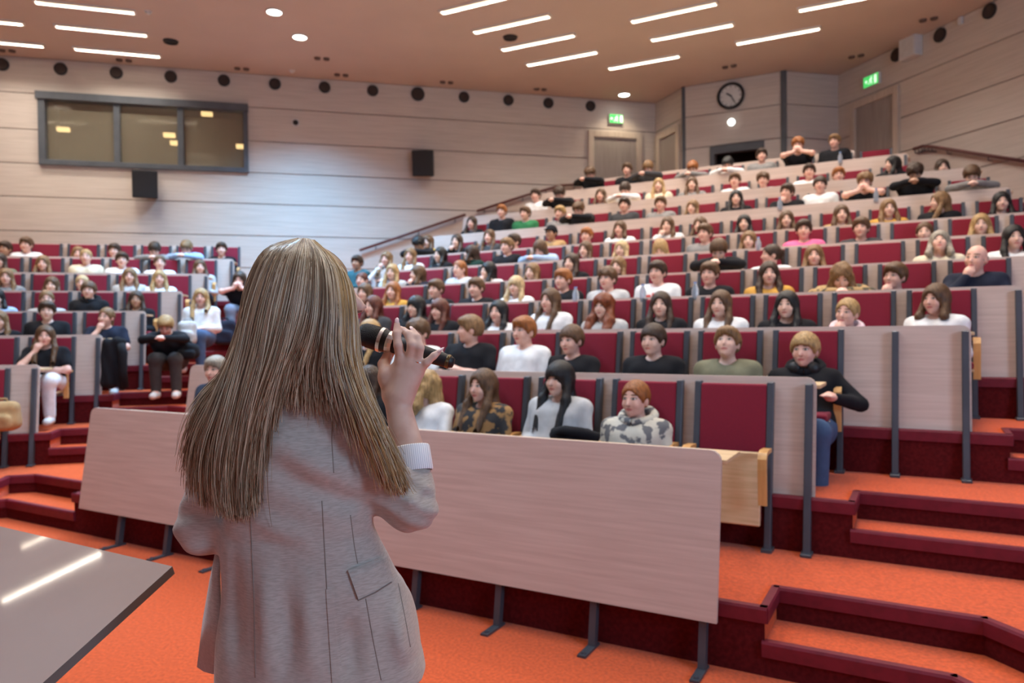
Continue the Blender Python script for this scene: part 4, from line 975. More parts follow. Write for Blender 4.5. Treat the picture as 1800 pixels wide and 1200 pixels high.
CROWD_L = {
 2: [(78, 573, 'long', 'brown', B_, 'S', 'chin', 'rosy')],
 3: [(183, 541, 'tied', 'light brown', 'navy', 'S', 'chinL', 'rosy'), (81, 528, 'short', 'dark brown', B_, 'S', 'lap', 'fair'), (-3, 547, 'long', 'light brown', B_, 'L', 'lap', 'rosy')],
 4: [(240, 512, 'long', 'dark brown', B_, 'L', 'lap', 'tan'), (157, 495, 'curtain', 'brown', B_, 'L', 'lap', 'rosy', ('hood',)), (80, 511, 'tied', 'light brown', 'light grey', 'L', 'lap', 'rosy'), (-8, 508, 'bob', 'black', 'light blue', 'L', 'lap', 'fair')],
 5: [(280, 476, 'long', 'blond', W_, 'L', 'lap', 'rosy'), (228, 472, 'long', 'light brown', 'light grey', 'L', 'lap', 'rosy'), (145, 484, 'tied', 'fairblond', W_, 'L', 'lap', 'rosy'), (93, 487, 'bob', 'brown', 'navy', 'L', 'chin', 'fair'), (8, 473, 'long', 'light brown', 'grey', 'L', 'lap', 'rosy')],
 6: [(350, 457, 'long', 'brown', 'light grey', 'L', 'lap', 'rosy'), (280, 449, 'tied', 'brown', W_, 'S', 'lap', 'rosy'), (214, 442, 'short', 'dark brown', W_, 'S', 'lap', 'rosy'), (151, 438, 'buzz', 'blond', 'cream', 'L', 'lap', 'rosy'), (76, 450, 'long', 'light brown', B_, 'L', 'lap', 'rosy'), (0, 445, 'bob', 'dark brown', 'olive green', 'L', 'lap', 'rosy')],
 7: [(390, 425, 'short', 'dark brown', B_, 'L', 'lap', 'rosy'), (333, 423, 'short', 'light brown', 'light blue', 'L', 'down', 'rosy'), (266, 427, 'curtain', 'dark brown', 'grey', 'L', 'down', 'rosy'), (200, 427, 'short', 'dark brown', W_, 'L', 'lapL', 'rosy'), (137, 434, 'long', 'light brown', 'tan', 'L', 'lap', 'rosy'), (46, 416, 'short', 'brown', W_, 'L', 'lapL', 'rosy'), (9, 423, 'short', 'dark brown', 'grey', 'L', 'lapL', 'tan')]}
HDESC = {'short': 'short {} hair', 'curtain': '{} fringe', 'mop': 'curly {} hair', 'long': 'long {} hair', 'bob': '{} bob', 'tied': 'tied back {} hair', 'bangs': '{} hair with bangs', 'bald': 'bald head', 'buzz': 'cropped {} hair', 'bigcurly': 'big curly {} hair', 'wavy': 'wavy {} hair', 'cap': 'black cap', 'longside': 'long {} hair'}
TAKEN = {}
def seat_row(blk, i, L):
    U, Nn, C_, rz = (UR, NR, CR, -AR) if blk == 'R' else (UL, NL, CL, AL)
    for k, e in enumerate(L):
        px, py, hair, hcol, top, slv, pose, skin = e[:8]; opts = e[8] if len(e) > 8 else ()
        male = hair in ('short', 'curtain', 'mop', 'buzz', 'bald', 'cap'); sc = .985 if male else .95
        p = PS[pose]; hy = p.hc[1] * sc; htop = (p.hc[2] + .118 + (.012 if hair in ('mop', 'short') else 0)) * sc
        if pose == 'down': htop -= .01; hy -= .02
        q = at_plane(px, py, Nn.x, Nn.y, C_[i + 1] + hy); t = q.dot(U); z = q.z - htop
        z = max(TIER[i] - .17, min(TIER[i] + .16, z))
        o = U * t + Nn * C_[i + 1]
        hd = HDESC[hair].format(hcol); where = 'right' if blk == 'R' else 'left'
        lab = '%s, %s %s, %s from right in %s row, %s block' % (hd, top, 'top', ORD[k], ORD[i - 1], where)
        rot = rz + R(((k * 37 + i * 17) % 13 - 6) * 1.0)
        if blk == 'R' and i == 3 and k == 0: rot = rz - R(24)
        tr = [BLACKT, JEANS, GREYT][(k + i) % 3]
        if blk == 'L' and i == 2: tr = WHITET
        if blk == 'L' and i == 3 and k == 0: tr = JEANS2
        if blk == 'R' and i == 2 and k == 0: tr = JEANS
        person((o.x, o.y, z), rot, sc, pose, hair, hcol, top, slv, skin, lab, 'seated audience', tr, opts)
        # nearest seat is taken
        S_ = SEATS[(blk, i)]; j = min(range(len(S_)), key=lambda n: abs(S_[n] - t))
        if abs(S_[j] - t) < .4: TAKEN[(blk, i, j)] = 1
for i, L in CROWD_R.items(): seat_row('R', i, L)
for i, L in CROWD_L.items(): seat_row('L', i, L)
for (blk, i), L in SEATS.items():
    U, Nn, C_, rz = (UR, NR, CR, -AR) if blk == 'R' else (UL, NL, CL, AL)
    for k, t in enumerate(L):
        p = U * t + Nn * C_[i + 1]; up = (blk, i, k) not in TAKEN
        lab = '%s red seat, %s from the right end of the %s row, %s block' % ('empty folded' if up else 'occupied', ORD[k], ORD[i - 1], 'right' if blk == 'R' else 'left')
        seat((p.x, p.y, TIER[i]), rz, lab, up, 'dark red auditorium seats')
# ------------------------------------------------------------------ the speaker seen from behind
WY = 1.50
def w3(px, py, d): return np.array(at_y(px, py, d))
def wz(py, d=WY, px=560): return at_y(px, py, d).z
M_BLAZER = mat('beige_blazer', (.50, .435, .385), .8, col2=(.40, .34, .295), scale=(60, 60, 420), detail=3, bump=.6, bscale=(11, 11, 8), sheen=.3, spec=.25)
M_BLIN = mat('blazer_edge', (.26, .20, .165), .85, var=.1, scale=(30, 30, 30))
M_SKINW = skin_mat('speaker_skin', (.74, .49, .385), (.5, .17, .15), (.25, .16, .09))
M_NAIL = mat('pale_pink_nail', (.80, .55, .53), .25, var=.05, coat=.5)
# torso sections: (py, left px, right px, half depth, centre depth)
SEC = [(655, 500, 590, .050, 1.515), (680, 430, 615, .075, 1.515), (705, 400, 630, .092, 1.515), (760, 378, 640, .108, 1.515), (820, 380, 643, .112, 1.515), (880, 392, 648, .105, 1.515), (930, 396, 658, .102, 1.52),
       (980, 396, 683, .112, 1.525), (1040, 393, 706, .125, 1.53), (1110, 390, 726, .135, 1.535), (1170, 387, 741, .142, 1.54), (1215, 386, 748, .145, 1.54), (1240, 386, 750, .145, 1.54)]
_sz = np.array([at_y(560, s[0], s[4]).z for s in SEC]); _sl = np.array([at_y(s[1], s[0], s[4]).x for s in SEC]); _sr = np.array([at_y(s[2], s[0], s[4]).x for s in SEC])
_sd = np.array([s[3] for s in SEC]); _sc = np.array([s[4] for s in SEC])
def loft(P, o=0.0, wav=True):
    z = P[..., 2]; i = lambda a: np.interp(z, _sz[::-1], a[::-1]).astype(np.float32)
    l, r, d, c = i(_sl), i(_sr), i(_sd), i(_sc)
    cx = (l + r) / 2; rx = (r - l) / 2 + o; ry = d + o
    ux = (P[..., 0] - cx) / rx; uy = (P[..., 1] - c) / ry
    k = (np.abs(ux) ** 2.4 + np.abs(uy) ** 2.4) ** (1 / 2.4)
    return (k - 1) * np.minimum(rx, ry)
HEM = wz(1206, 1.50); TOPZ = wz(668, 1.50)
SHR = w3(598, 738, 1.52); SHL = w3(396, 742, 1.52); NECK = w3(545, 662, 1.525)
ELR = w3(722, 889, 1.53); CUF = w3(724, 826, 1.555); ELL = w3(356, 925, 1.53); WRL = w3(440, 925, 1.75)
FOLDS = [((455, 800), (600, 885), -.007, .016), ((470, 760), (620, 850), .006, .018), ((430, 900), (570, 960), .006, .016), ((560, 850), (630, 905), -.005, .016), ((470, 970), (480, 1200), .007, .016), ((510, 1000), (515, 1200), -.007, .014),
         ((545, 1010), (560, 1200), .006, .014), ((615, 1075), (622, 1200), -.007, .013), ((690, 1060), (712, 1195), .007, .014), ((410, 960), (420, 1190), -.006, .014), ((600, 735), (655, 800), .006, .013), ((640, 745), (705, 850), -.007, .012), ((655, 800), (720, 870), .006, .012), ((690, 840), (755, 900), -.006, .010), ((700, 905), (752, 860), .005, .008), ((340, 760), (352, 900), .006, .012), ((352, 850), (385, 940), -.006, .010), ((395, 740), (470, 830), .006, .018)]
def blazer():
    h = .0055; P, lo = grid((-.72, 1.33, HEM - .03), (-.10, 1.86, TOPZ + .05), h)
    d = loft(P)
    d = smax(d, P[..., 2] - TOPZ, .02)
    d = smin(d, smin(d_cone(P, NECK, SHR, .055, .062), d_cone(P, NECK, SHL, .055, .062), .03), .05)
    ra = smin(d_cone(P, SHR, ELR, .060, .055), d_cone(P, ELR + (0, 0, .002), CUF, .052, .043), .012)
    # sleeve creases at the bent elbow and below the shoulder
    q = P - f32(ELR); t1 = (P - f32(CUF)) @ f32((ELR - CUF) / np.linalg.norm(ELR - CUF))
    ra = ra + (.0035 * np.sin(q[..., 0] * 95 + q[..., 2] * 150 + 1) * np.exp(-(q ** 2).sum(-1) / .008)).astype(np.float32)
    q2 = P - f32(SHR); ra = ra + (.004 * np.sin(q2[..., 0] * 30 + q2[..., 2] * 95) * np.exp(-(q2 ** 2).sum(-1) / .012)).astype(np.float32)
    la = smin(d_cone(P, SHL, ELL, .058, .050), d_cone(P, ELL, WRL, .050, .040), .015)
    q3 = P - f32(ELL); la = la + (.003 * np.sin(q3[..., 1] * 60 + q3[..., 2] * 120) * np.exp(-(q3 ** 2).sum(-1) / .02)).astype(np.float32)
    d = smin(d, ra, .035); d = smin(d, la, .03)
    x, z = P[..., 0], P[..., 2]
    d = d + (.0035 * np.sin(x * 17 + z * 9 + 1.5) * np.sin(z * 21 - x * 8) + .0045 * np.sin(x * 26 + z * 3) * np.clip((wz(960) - z) / .25, 0, 1)).astype(np.float32)
    for (a, b, amp, wd) in FOLDS:
        pa_, pb_ = w3(*a, 1.43), w3(*b, 1.43); ex, ez = pb_[0] - pa_[0], pb_[2] - pa_[2]; t = np.clip(((x - pa_[0]) * ex + (z - pa_[2]) * ez) / (ex * ex + ez * ez), 0, 1)
        ds = (x - pa_[0] - t * ex) ** 2 + (z - pa_[2] - t * ez) ** 2; d = d - (1.7 * amp * np.exp(-ds / (1.35 * wd) ** 2) * np.sin(np.clip(t, .08, .92) * math.pi)).astype(np.float32)
    d = smax(d, HEM + .02 * (x + .4) - z, .006)
    # hollow under the hem
    d = smax(d, -smax(loft(P, -.03), z - (HEM + .10), .01), .006)
    # cut the sleeve end
    ax = (CUF - ELR) / np.linalg.norm(CUF - ELR); pr = (P - f32(CUF)) @ f32(ax); near = np.sqrt(((P - f32(CUF)) ** 2).sum(-1)) < .09
    d = np.where(near & (pr > .0), np.maximum(d, pr), d)
    V, Q = surface_nets(d, lo, h, 2); return V, Q
BV, BQ = blazer()
wroot = Vector((-.40, 1.53, 0))
def woff(V): return np.asarray(V) - np.array(wroot)
blazer_me = np_mesh('blazer', woff(BV), BQ, M_BLAZER)
from mathutils.bvhtree import BVHTree
BVH = BVHTree.FromPolygons([tuple(v) for v in BV], [tuple(int(i) for i in q) for q in BQ])
def hit(px, py, lift=.001):
    r = ray(px, py).normalized(); loc, nor, i, ds = BVH.ray_cast(Vector((0, 0, H)), r)
    if loc is None: return None
    return loc - r * lift, nor
# body: head, neck, core, arms, legs in one mesh; the raised hand is meshed finer and joined into it
HCW = w3(546, 522, 1.54); FYAW = R(72)
RHW = np.array(Matrix.Rotation(math.pi - FYAW, 3, 'Z') @ Matrix.Rotation(R(-3), 3, 'X'))
def wbody():
    h = .0115; P, lo = grid((-.78, 1.30, 0), (-.12, 1.90, 1.86), h)
    d = loft(P, -.02); d = smax(d, P[..., 2] - (TOPZ - .02), .02); d = smax(d, HEM + .07 - P[..., 2], .02)
    d = smin(d, d_cone(P, NECK - (0, 0, .03), HCW + (0, 0, -.07), .052, .048), .03)
    d = smin(d, smin(d_cone(P, NECK, SHR, .03, .04), d_cone(P, SHR, ELR, .042, .036), .02), .03)
    d = smin(d, smin(d_cone(P, SHL, ELL, .040, .034), d_cone(P, ELL, WRL, .034, .026), .02), .03)
    for s in (-1, 1):
        hp = np.array((wroot.x + s * .085, 1.54, .86)); kn = np.array((wroot.x + s * .085, 1.52, .47)); an = np.array((wroot.x + s * .085, 1.56, .11))
        d = smin(d, smin(d_cone(P, hp, kn, .09, .058), d_cone(P, kn, an, .056, .038), .03), .05)
        d = smin(d, d_cone(P, an, an + (0, .12, -.07), .036, .028), .02)
    m = np.abs(P - f32(HCW)).max(-1) < .16; q = (P[m] - f32(HCW)) @ f32(RHW); d[m] = smin(d[m], head_sdf(q), .012)
    m = np.abs(P - f32(WRL)).max(-1) < .17; d[m] = smin(d[m], d_hand(P[m], WRL, WRL + (.08, .05, -.02), -1), .012)
    return surface_nets(d, lo, h, 1)
V1, Q1 = wbody()
HD = 1.60
FING = {'index': [(705, 634, HD), (700, 607, HD - .012), (697, 587, HD - .004), (698, 569, HD + .008)], 'middle': [(720, 637, HD - .002), (724, 606, HD - .018), (718, 588, HD - .006), (709, 579, HD + .012)],
        'ring': [(732, 642, HD), (738, 611, HD - .016), (733, 593, HD - .006), (726, 581, HD + .010)], 'pinky': [(734, 655, HD + .004), (750, 637, HD - .010), (763, 625, HD - .010), (772, 618, HD - .006)],
        'thumb': [(680, 664, HD + .012), (674, 640, HD + .035), (684, 620, HD + .06), (698, 607, HD + .068)]}
FR = {'index': (.0118, .0098, .0090, .0066), 'middle': (.0120, .0100, .0090, .0068), 'ring': (.0116, .0096, .0086, .0064), 'pinky': (.0105, .0086, .0076, .0056), 'thumb': (.0150, .0125, .0112, .0085)}
WRI = w3(697, 700, HD + .004); FOR = w3(722, 812, HD - .03)
def whand():
    h = .0028; a = w3(650, 560, HD); b = w3(790, 830, HD); P, lo = grid((a[0] - .01, HD - .085, b[2] - .02), (b[0] + .01, HD + .10, a[2] + .02), h)
    d = d_cone(P, WRI, FOR, .0265, .036)
    PALM = w3(702, 664, HD + .006)
    for k, f in FING.items():
        pts = [w3(*p) for p in f]; r = FR[k]
        if k != 'thumb':
            wr = WRI + (pts[0] - PALM) * .35; d = smin(d, d_cone(P, wr, pts[0], .021, .0132), .016)
            d = smin(d, d_ell(P, pts[0] - (0, .004, 0), (.0115, .0105, .0115)), .008)
        e = d_cone(P, pts[0], pts[1], r[0], r[1]); e = smin(e, d_cone(P, pts[1], pts[2], r[1], r[2]), .004); e = smin(e, d_cone(P, pts[2], pts[3], r[2], r[3]), .004)
        d = smin(d, e, .006)
    d = smin(d, d_cone(P, WRI + (-.012, .01, .01), w3(680, 664, HD + .012), .02, .0165), .018)
    d = smin(d, d_ell(P, w3(706, 662, HD + .010), (.036, .015, .034)), .014)
    return surface_nets(d, lo, h, 1)
V2, Q2 = whand()
wv = np.concatenate([V1, V2]); wq = np.concatenate([Q1, Q2 + len(V1)])
wme = np_mesh('speaker_body', woff(wv), wq, M_SKINW)
at = wme.attributes.new('hp', 'FLOAT_VECTOR', 'POINT'); hpv = ((wv - HCW) @ RHW).astype(np.float32); hpv[len(V1):] = (0, .1, -.3); at.data.foreach_set('vector', hpv.ravel())
woman = obj('person', wme, loc=wroot)
tag(woman, 'woman with long blond hair in a beige blazer speaking into a microphone, seen from behind', 'person')
def wobj(name, me, parent=woman): return obj(name, me, parent)
bl = wobj('blazer', blazer_me)
# seams, pocket flap, vent
def seam(pts, r=.0010, n=16):
    P = []
    for k in range(len(pts) - 1):
        for j in range(n):
            f = j / n; x = pts[k][0] * (1 - f) + pts[k + 1][0] * f; y = pts[k][1] * (1 - f) + pts[k + 1][1] * f
            q = hit(x, y, .0003)
            if q: P.append(q[0] - wroot)
    if len(P) > 3: obj('seam', MB().tube(P, r, 5).mesh('seam', M_BLIN, smooth=True), bl)
for s in ([(440, 905), (446, 1050), (449, 1200)], [(566, 880), (573, 1010), (585, 1203)], [(616, 905), (623, 960), (629, 992)], [(643, 1052), (655, 1120), (671, 1200)], [(586, 705), (583, 770), (587, 835)], [(700, 1025), (712, 1085), (722, 1140)]): seam(s)
def patch(name, corner, nx, ny, th, mat_, parent, lift=.004):
    (a, b, c, d) = corner; top = []; bot = []
    for j in range(ny + 1):
        for i in range(nx + 1):
            f, g = i / nx, j / ny
            x = (a[0] * (1 - f) + b[0] * f) * (1 - g) + (d[0] * (1 - f) + c[0] * f) * g; y = (a[1] * (1 - f) + b[1] * f) * (1 - g) + (d[1] * (1 - f) + c[1] * f) * g
            q = hit(x, y, 0)
            p = q[0] if q else Vector(w3(x, y, 1.47)); r = ray(x, y).normalized()
            e = min(f, 1 - f, 1 - g if j else .5) ; l = lift + (th if g > .02 else .001)
            top.append(p - r * l - wroot); bot.append(p + r * .004 - wroot)
    n = len(top); W_ = nx + 1; fs = []
    for j in range(ny):
        for i in range(nx):
            k = j * W_ + i; fs += [(k, k + W_, k + W_ + 1, k + 1), (n + k, n + k + 1, n + k + W_ + 1, n + k + W_)]
    ring = [i for i in range(W_)] + [j * W_ + nx for j in range(1, ny + 1)] + [ny * W_ + i for i in range(nx - 1, -1, -1)] + [j * W_ for j in range(ny - 1, 0, -1)]
    for k in range(len(ring)): u, v = ring[k], ring[(k + 1) % len(ring)]; fs.append((u, v, n + v, n + u))
    return obj(name, MB().add(top + bot, fs).mesh(name, mat_, smooth=False, fixn=True), parent)
fl = patch('pocket_flap', ((613, 1006), (681, 979), (690, 1020), (630, 1053)), 10, 5, .003, M_BLAZER, bl)
patch('pocket_welt', ((612, 1002), (680, 975), (681, 980), (613, 1007)), 10, 1, .005, M_BLAZER, bl)
seam([(615, 1008), (630, 1055), (660, 1041), (690, 1022)], .0013)
patch('vent', ((573, 1035), (588, 1035), (604, 1203), (584, 1203)), 3, 10, .0015, M_BLAZER, bl, .001)
# flared open front on her left
fp = [(388, 955, 1.56), (385, 1010, 1.57), (388, 1080, 1.575), (392, 1185, 1.58)]; fo = [(380, 965, 1.60), (368, 1020, 1.63), (356, 1090, 1.66), (346, 1172, 1.70)]
mb = MB(); vs = []
for th in (0, .007):
    for a, b in zip(fp, fo):
        for k in range(4):
            f = k / 3; p = w3(*[a[i] * (1 - f) + b[i] * f for i in range(3)]); vs.append(tuple(p - np.array(wroot) + (0, th - .012 * math.sin(f * math.pi), 0)))
fs = []
for j in range(3):
    for k in range(3):
        q = j * 4 + k; fs += [(q, q + 1, q + 5, q + 4), (16 + q, 16 + q + 4, 16 + q + 5, 16 + q + 1)]
ring = [0, 1, 2, 3, 7, 11, 15, 14, 13, 12, 8, 4]
for k in range(12): u, v = ring[k], ring[(k + 1) % 12]; fs.append((u, v, 16 + v, 16 + u))
obj('front_panel', mb.add(vs, fs).mesh('front_panel', M_BLAZER, smooth=True, fixn=True), bl)
# turned-back striped cuff
def stripe_mat():
    m = bpy.data.materials.new('striped_lining'); m.use_nodes = True; N = m.node_tree.nodes; L = m.node_tree.links; b = N['Principled BSDF']; b.inputs['Roughness'].default_value = .7
    tc = N.new('ShaderNodeTexCoord'); wv_ = N.new('ShaderNodeTexWave'); wv_.inputs['Scale'].default_value = 75; wv_.bands_direction = 'X'; L.new(tc.outputs['Object'], wv_.inputs[0])
    cr = N.new('ShaderNodeValToRGB'); cr.color_ramp.elements[0].color = (.58, .58, .63, 1); cr.color_ramp.elements[1].color = (.86, .85, .86, 1); cr.color_ramp.elements[0].position = .2; cr.color_ramp.elements[1].position = .5
    L.new(wv_.outputs[0], cr.inputs[0]); L.new(cr.outputs[0], b.inputs['Base Color']); return m
axv = Vector(tuple((CUF - ELR) / np.linalg.norm(CUF - ELR)))
ca = Vector(w3(727, 829, 1.55)); cb_ = Vector(w3(722, 784, 1.565)); za = (cb_ - ca).normalized(); xa = Vector((1, 0, -.42)).normalized(); xa = (xa - za * xa.dot(za)).normalized(); ya = za.cross(xa)
Mc = Matrix(((xa.x, ya.x, za.x, ca.x - wroot.x), (xa.y, ya.y, za.y, ca.y - wroot.y), (xa.z, ya.z, za.z, ca.z - wroot.z), (0, 0, 0, 1)))
Lc = (cb_ - ca).length
obj('turned_cuff', MB().lathe([(.0405, 0), (.042, .004), (.0395, Lc - .003), (.0375, Lc), (.0355, Lc - .004), (.036, .002)], 36).mesh('turned_cuff', stripe_mat(), smooth=True), bl, M=Mc)
# trousers and shoes
def wtrousers():
    h = .012; P, lo = grid((wroot.x - .24, 1.34, .06), (wroot.x + .24, 1.76, HEM + .10), h); d = d_cone(P, (wroot.x - .05, 1.54, .90), (wroot.x + .05, 1.54, .90), .125, .125)
    for s in (-1, 1):
        x = wroot.x + s * .085; d = smin(d, smin(d_cone(P, (x, 1.54, .86), (x, 1.52, .47), .105, .078), d_cone(P, (x, 1.52, .47), (x, 1.555, .10), .078, .062), .03), .05)
    return surface_nets(d, lo, h, 1)
V, Q = wtrousers(); wobj('trousers', np_mesh('trousers_speaker', woff(V), Q, BLACKT))
for s in (-1, 1):
    mb = MB(); x = s * .085
    mb.tube([(x, .02, .085), (x, .07, .075), (x, .13, .035), (x, .19, .03), (x, .235, .026)], [.036, .04, .042, .036, .018], 12); mb.tube([(x, .015, .09), (x, .005, 0)], [.018, .008], 10)
    wobj('shoe', mb.mesh('shoe', SHOEB, smooth=True))
# nails and ring
for k in ('index', 'middle', 'ring', 'pinky'):
    f = [Vector(w3(*p)) for p in FING[k]]; dr = (f[3] - f[2]).normalized(); c = f[3] + dr * .004 - wroot + Vector((0, -.004, .001))
    mb = MB(); mb.lathe([(.0005, -.009), (.004, -.007), (.005, 0), (.0042, .007), (.0005, .011)], 10, Matrix.Translation(c) @ dr.to_track_quat('Z', 'Y').to_matrix().to_4x4() @ Matrix.Diagonal((1, .55, 1, 1)))
    wobj('fingernail', mb.mesh('fingernail', M_NAIL, smooth=True))
fr0, fr1 = Vector(w3(*FING['ring'][0])), Vector(w3(*FING['ring'][1])); dr = (fr1 - fr0).normalized(); c = fr0.lerp(fr1, .32)
rg = tag(obj('finger_ring', MB().lathe([(.0118, -.0012), (.0132, -.0012), (.0132, .0012), (.0118, .0012)], 24).mesh('finger_ring', mat('silver', (.8, .8, .82), .2, metal=1, var=.05))), 'thin silver ring on the speaker hand', 'ring')
rg.matrix_world = Matrix.Translation(c) @ dr.to_track_quat('Z', 'Y').to_matrix().to_4x4()
obj('stone', MB().lathe([(.0002, -.002), (.003, 0), (.0002, .002)], 8).mesh('stone', mat('clear_stone', (.9, .9, .95), .05, var=.02)), rg, loc=(.0, -.0135, 0))
# ------------------------------------------------------------------ microphone in her hand
ma = Vector(w3(630, 584, 1.665)); mz = Vector(w3(797, 638, 1.635)); md = (mz - ma); ML = md.length
mic = tag(bpy.data.objects.new('microphone', None), 'black handheld microphone with a silver ring at the speaker mouth', 'microphone'); COL.objects.link(mic)
mic.matrix_world = Matrix.Translation(ma) @ md.normalized().to_track_quat('Z', 'Y').to_matrix().to_4x4()
M_MESHB = mat('mic_grille', (.02, .02, .022), .35, metal=.6, var=.6, scale=(900, 900, 900), bump=1.0, bscale=(620, 620, 620))
M_RING = mat('mic_ring', (.80, .79, .77), .3, metal=.9, var=.05)
obj('grille', MB().lathe([(.001, 0), (.013, .001), (.021, .005), (.0255, .013), (.0272, .026), (.0275, .054), (.001, .055)], 32).mesh('grille', M_MESHB, smooth=True), mic)
obj('ring', MB().lathe([(.001, .053), (.0285, .053), (.0285, .061), (.001, .061)], 32).mesh('ring', M_RING), mic)
obj('collar', MB().lathe([(.001, .060), (.0262, .060), (.0245, .074), (.001, .074)], 32).mesh('collar', M_BLACK, smooth=False), mic)
obj('second_ring', MB().lathe([(.001, .073), (.0262, .073), (.0255, .079), (.022, .086), (.001, .086)], 16).mesh('second_ring', M_RING), mic)
obj('handle', MB().lathe([(.001, .085), (.0205, .085), (.0200, .12), (.0175, ML - .06), (.0150, ML - .012), (.011, ML), (.001, ML + .001)], 32).mesh('handle', M_BLACK, smooth=True), mic)
obj('end_cap', MB().lathe([(.0152, ML - .016), (.0158, ML - .014), (.0158, ML - .009), (.0145, ML - .008)], 24).mesh('end_cap', mat('mic_band', (.16, .12, .06), .3, metal=.8, var=.1)), mic)
# ------------------------------------------------------------------ her hair: a solid mass and thousands of strands in one part
HG = [[(520, 420, 1.52), (470, 437, 1.50), (441, 485, 1.49), (427, 560, 1.475), (409, 635, 1.45), (362, 690, 1.425), (334, 740, 1.43), (323, 800, 1.45)],
      [(522, 420, 1.51), (466, 443, 1.475), (437, 515, 1.455), (421, 600, 1.43), (386, 690, 1.40), (352, 770, 1.405), (344, 830, 1.42), (346, 880, 1.43)],
      [(524, 419, 1.50), (470, 446, 1.45), (441, 520, 1.43), (424, 610, 1.41), (400, 700, 1.39), (382, 780, 1.39), (380, 850, 1.395), (392, 905, 1.40)],
      [(527, 419, 1.49), (484, 447, 1.435), (455, 530, 1.41), (437, 620, 1.395), (418, 710, 1.385), (405, 790, 1.385), (404, 850, 1.39), (412, 912, 1.395)],
      [(530, 419, 1.485), (502, 448, 1.425), (478, 530, 1.395), (462, 620, 1.38), (440, 710, 1.38), (427, 790, 1.385), (424, 850, 1.39), (430, 908, 1.395)],
      [(534, 419, 1.48), (524, 450, 1.415), (508, 535, 1.385), (490, 620, 1.375), (466, 700, 1.38), (450, 770, 1.385), (443, 830, 1.39), (441, 890, 1.395)],
      [(538, 419, 1.48), (546, 452, 1.415), (540, 535, 1.385), (526, 595, 1.38), (508, 635, 1.385), (498, 665, 1.39), (490, 690, 1.395), (484, 715, 1.40)],
      [(542, 420, 1.485), (566, 458, 1.425), (572, 535, 1.395), (568, 595, 1.385), (564, 635, 1.388), (566, 670, 1.392), (570, 705, 1.396), (575, 740, 1.40)],
      [(546, 421, 1.49), (585, 466, 1.445), (597, 540, 1.415), (596, 615, 1.405), (612, 680, 1.40), (640, 750, 1.405), (662, 805, 1.42), (678, 850, 1.43)],
      [(550, 423, 1.50), (600, 476, 1.47), (613, 545, 1.445), (613, 620, 1.43), (628, 690, 1.42), (658, 765, 1.43), (677, 820, 1.445), (690, 862, 1.455)],
      [(554, 425, 1.51), (608, 488, 1.51), (620, 555, 1.49), (622, 630, 1.47), (640, 700, 1.455), (672, 780, 1.46), (690, 830, 1.465), (702, 866, 1.47)],
      [(556, 427, 1.53), (610, 495, 1.545), (621, 560, 1.535), (627, 638, 1.515), (650, 708, 1.50), (683, 788, 1.49), (698, 828, 1.49), (707, 852, 1.49)]]
HG = np.array([[w3(*p) for p in g] for g in HG])
def catmull(P, n):
    m = len(P); t = np.linspace(0, m - 1, n); i = np.clip(t.astype(int), 0, m - 2); f = (t - i)[:, None]
    p0 = P[np.clip(i - 1, 0, m - 1)]; p1 = P[i]; p2 = P[i + 1]; p3 = P[np.clip(i + 2, 0, m - 1)]
    return .5 * ((2 * p1) + (-p0 + p2) * f + (2 * p0 - 5 * p1 + 4 * p2 - p3) * f * f + (-p0 + 3 * p1 - 3 * p2 + p3) * f ** 3)
HGs = np.array([catmull(g, 24) for g in HG])
def hair_base():
    h = .0055; P, lo = grid((-.72, 1.34, wz(890, 1.4)), (-.17, 1.68, wz(405, 1.52)), h)
    c = HCW + (-.002, .0, .004); d = d_ell(P, c, (.090, .100, .104))
    for k, g in enumerate(HGs):
        off = np.array((-.004 * max(0, k - 6), .024, 0)) if k > 5 else np.array((.003 * max(0, 3 - k), .024, 0)); n = 16 if k not in (6, 7) else 14
        for j in range(6, n, 2):
            r0 = .0185 if j < 14 else .0185 - (j - 14) * .003
            a, b = g[j] + off, g[j + 2] + off; d = smin(d, d_cone(P, a, b, r0, max(.008, r0 - .002)), .018)
    # keep the face free
    q = (P - f32(HCW)) @ f32(RHW); d = smax(d, -d_ell(q, (0, -.12, -.055), (.070, .085, .115)), .012)
    return surface_nets(d, lo, h, 1)
HV, HQ = hair_base()
rs = np.random.RandomState(5); NS = 6200; NP = 22
u = np.concatenate([rs.uniform(0, 11, int(NS * .62)), rs.uniform(0, 5.4, int(NS * .22)), rs.uniform(8, 11, NS - int(NS * .62) - int(NS * .22))])
i0 = np.clip(u.astype(int), 0, 10); fu = (u - i0)[:, None, None]
G = np.array([catmull(g, 60) for g in HG]); path = G[i0] * (1 - fu) + G[i0 + 1] * fu
ln = 1.03 - .30 * rs.uniform(0, 1, NS) ** 1.8; mid = (u > 5.2) & (u < 7.9); ln[mid] = 1.08 - .38 * rs.uniform(0, 1, mid.sum()) ** .8; st = rs.uniform(0, .10, NS)
tt = np.linspace(0, 1, NP)[None, :]; tp = np.clip((st[:, None] + tt * (ln - st)[:, None]) * 59, 0, 58.99); ti = tp.astype(int); tf = (tp - ti)[..., None]
ar = np.arange(NS)[:, None]; X = path[ar, ti] * (1 - tf) + path[ar, np.minimum(ti + 1, 59)] * tf
clump = rs.randint(0, 150, NS); co = rs.normal(0, 1, (150, 3)) * (.008, .004, .004); ph = rs.uniform(0, 6.28, 150)
w_ = (tt ** 1.3)[..., None]
X = X + co[clump][:, None, :] * w_ + np.stack([.004 * np.sin(tt * 7 + ph[clump][:, None]), .002 * np.cos(tt * 6 + ph[clump][:, None]), 0 * tt + 0 * ph[clump][:, None]], -1) * w_
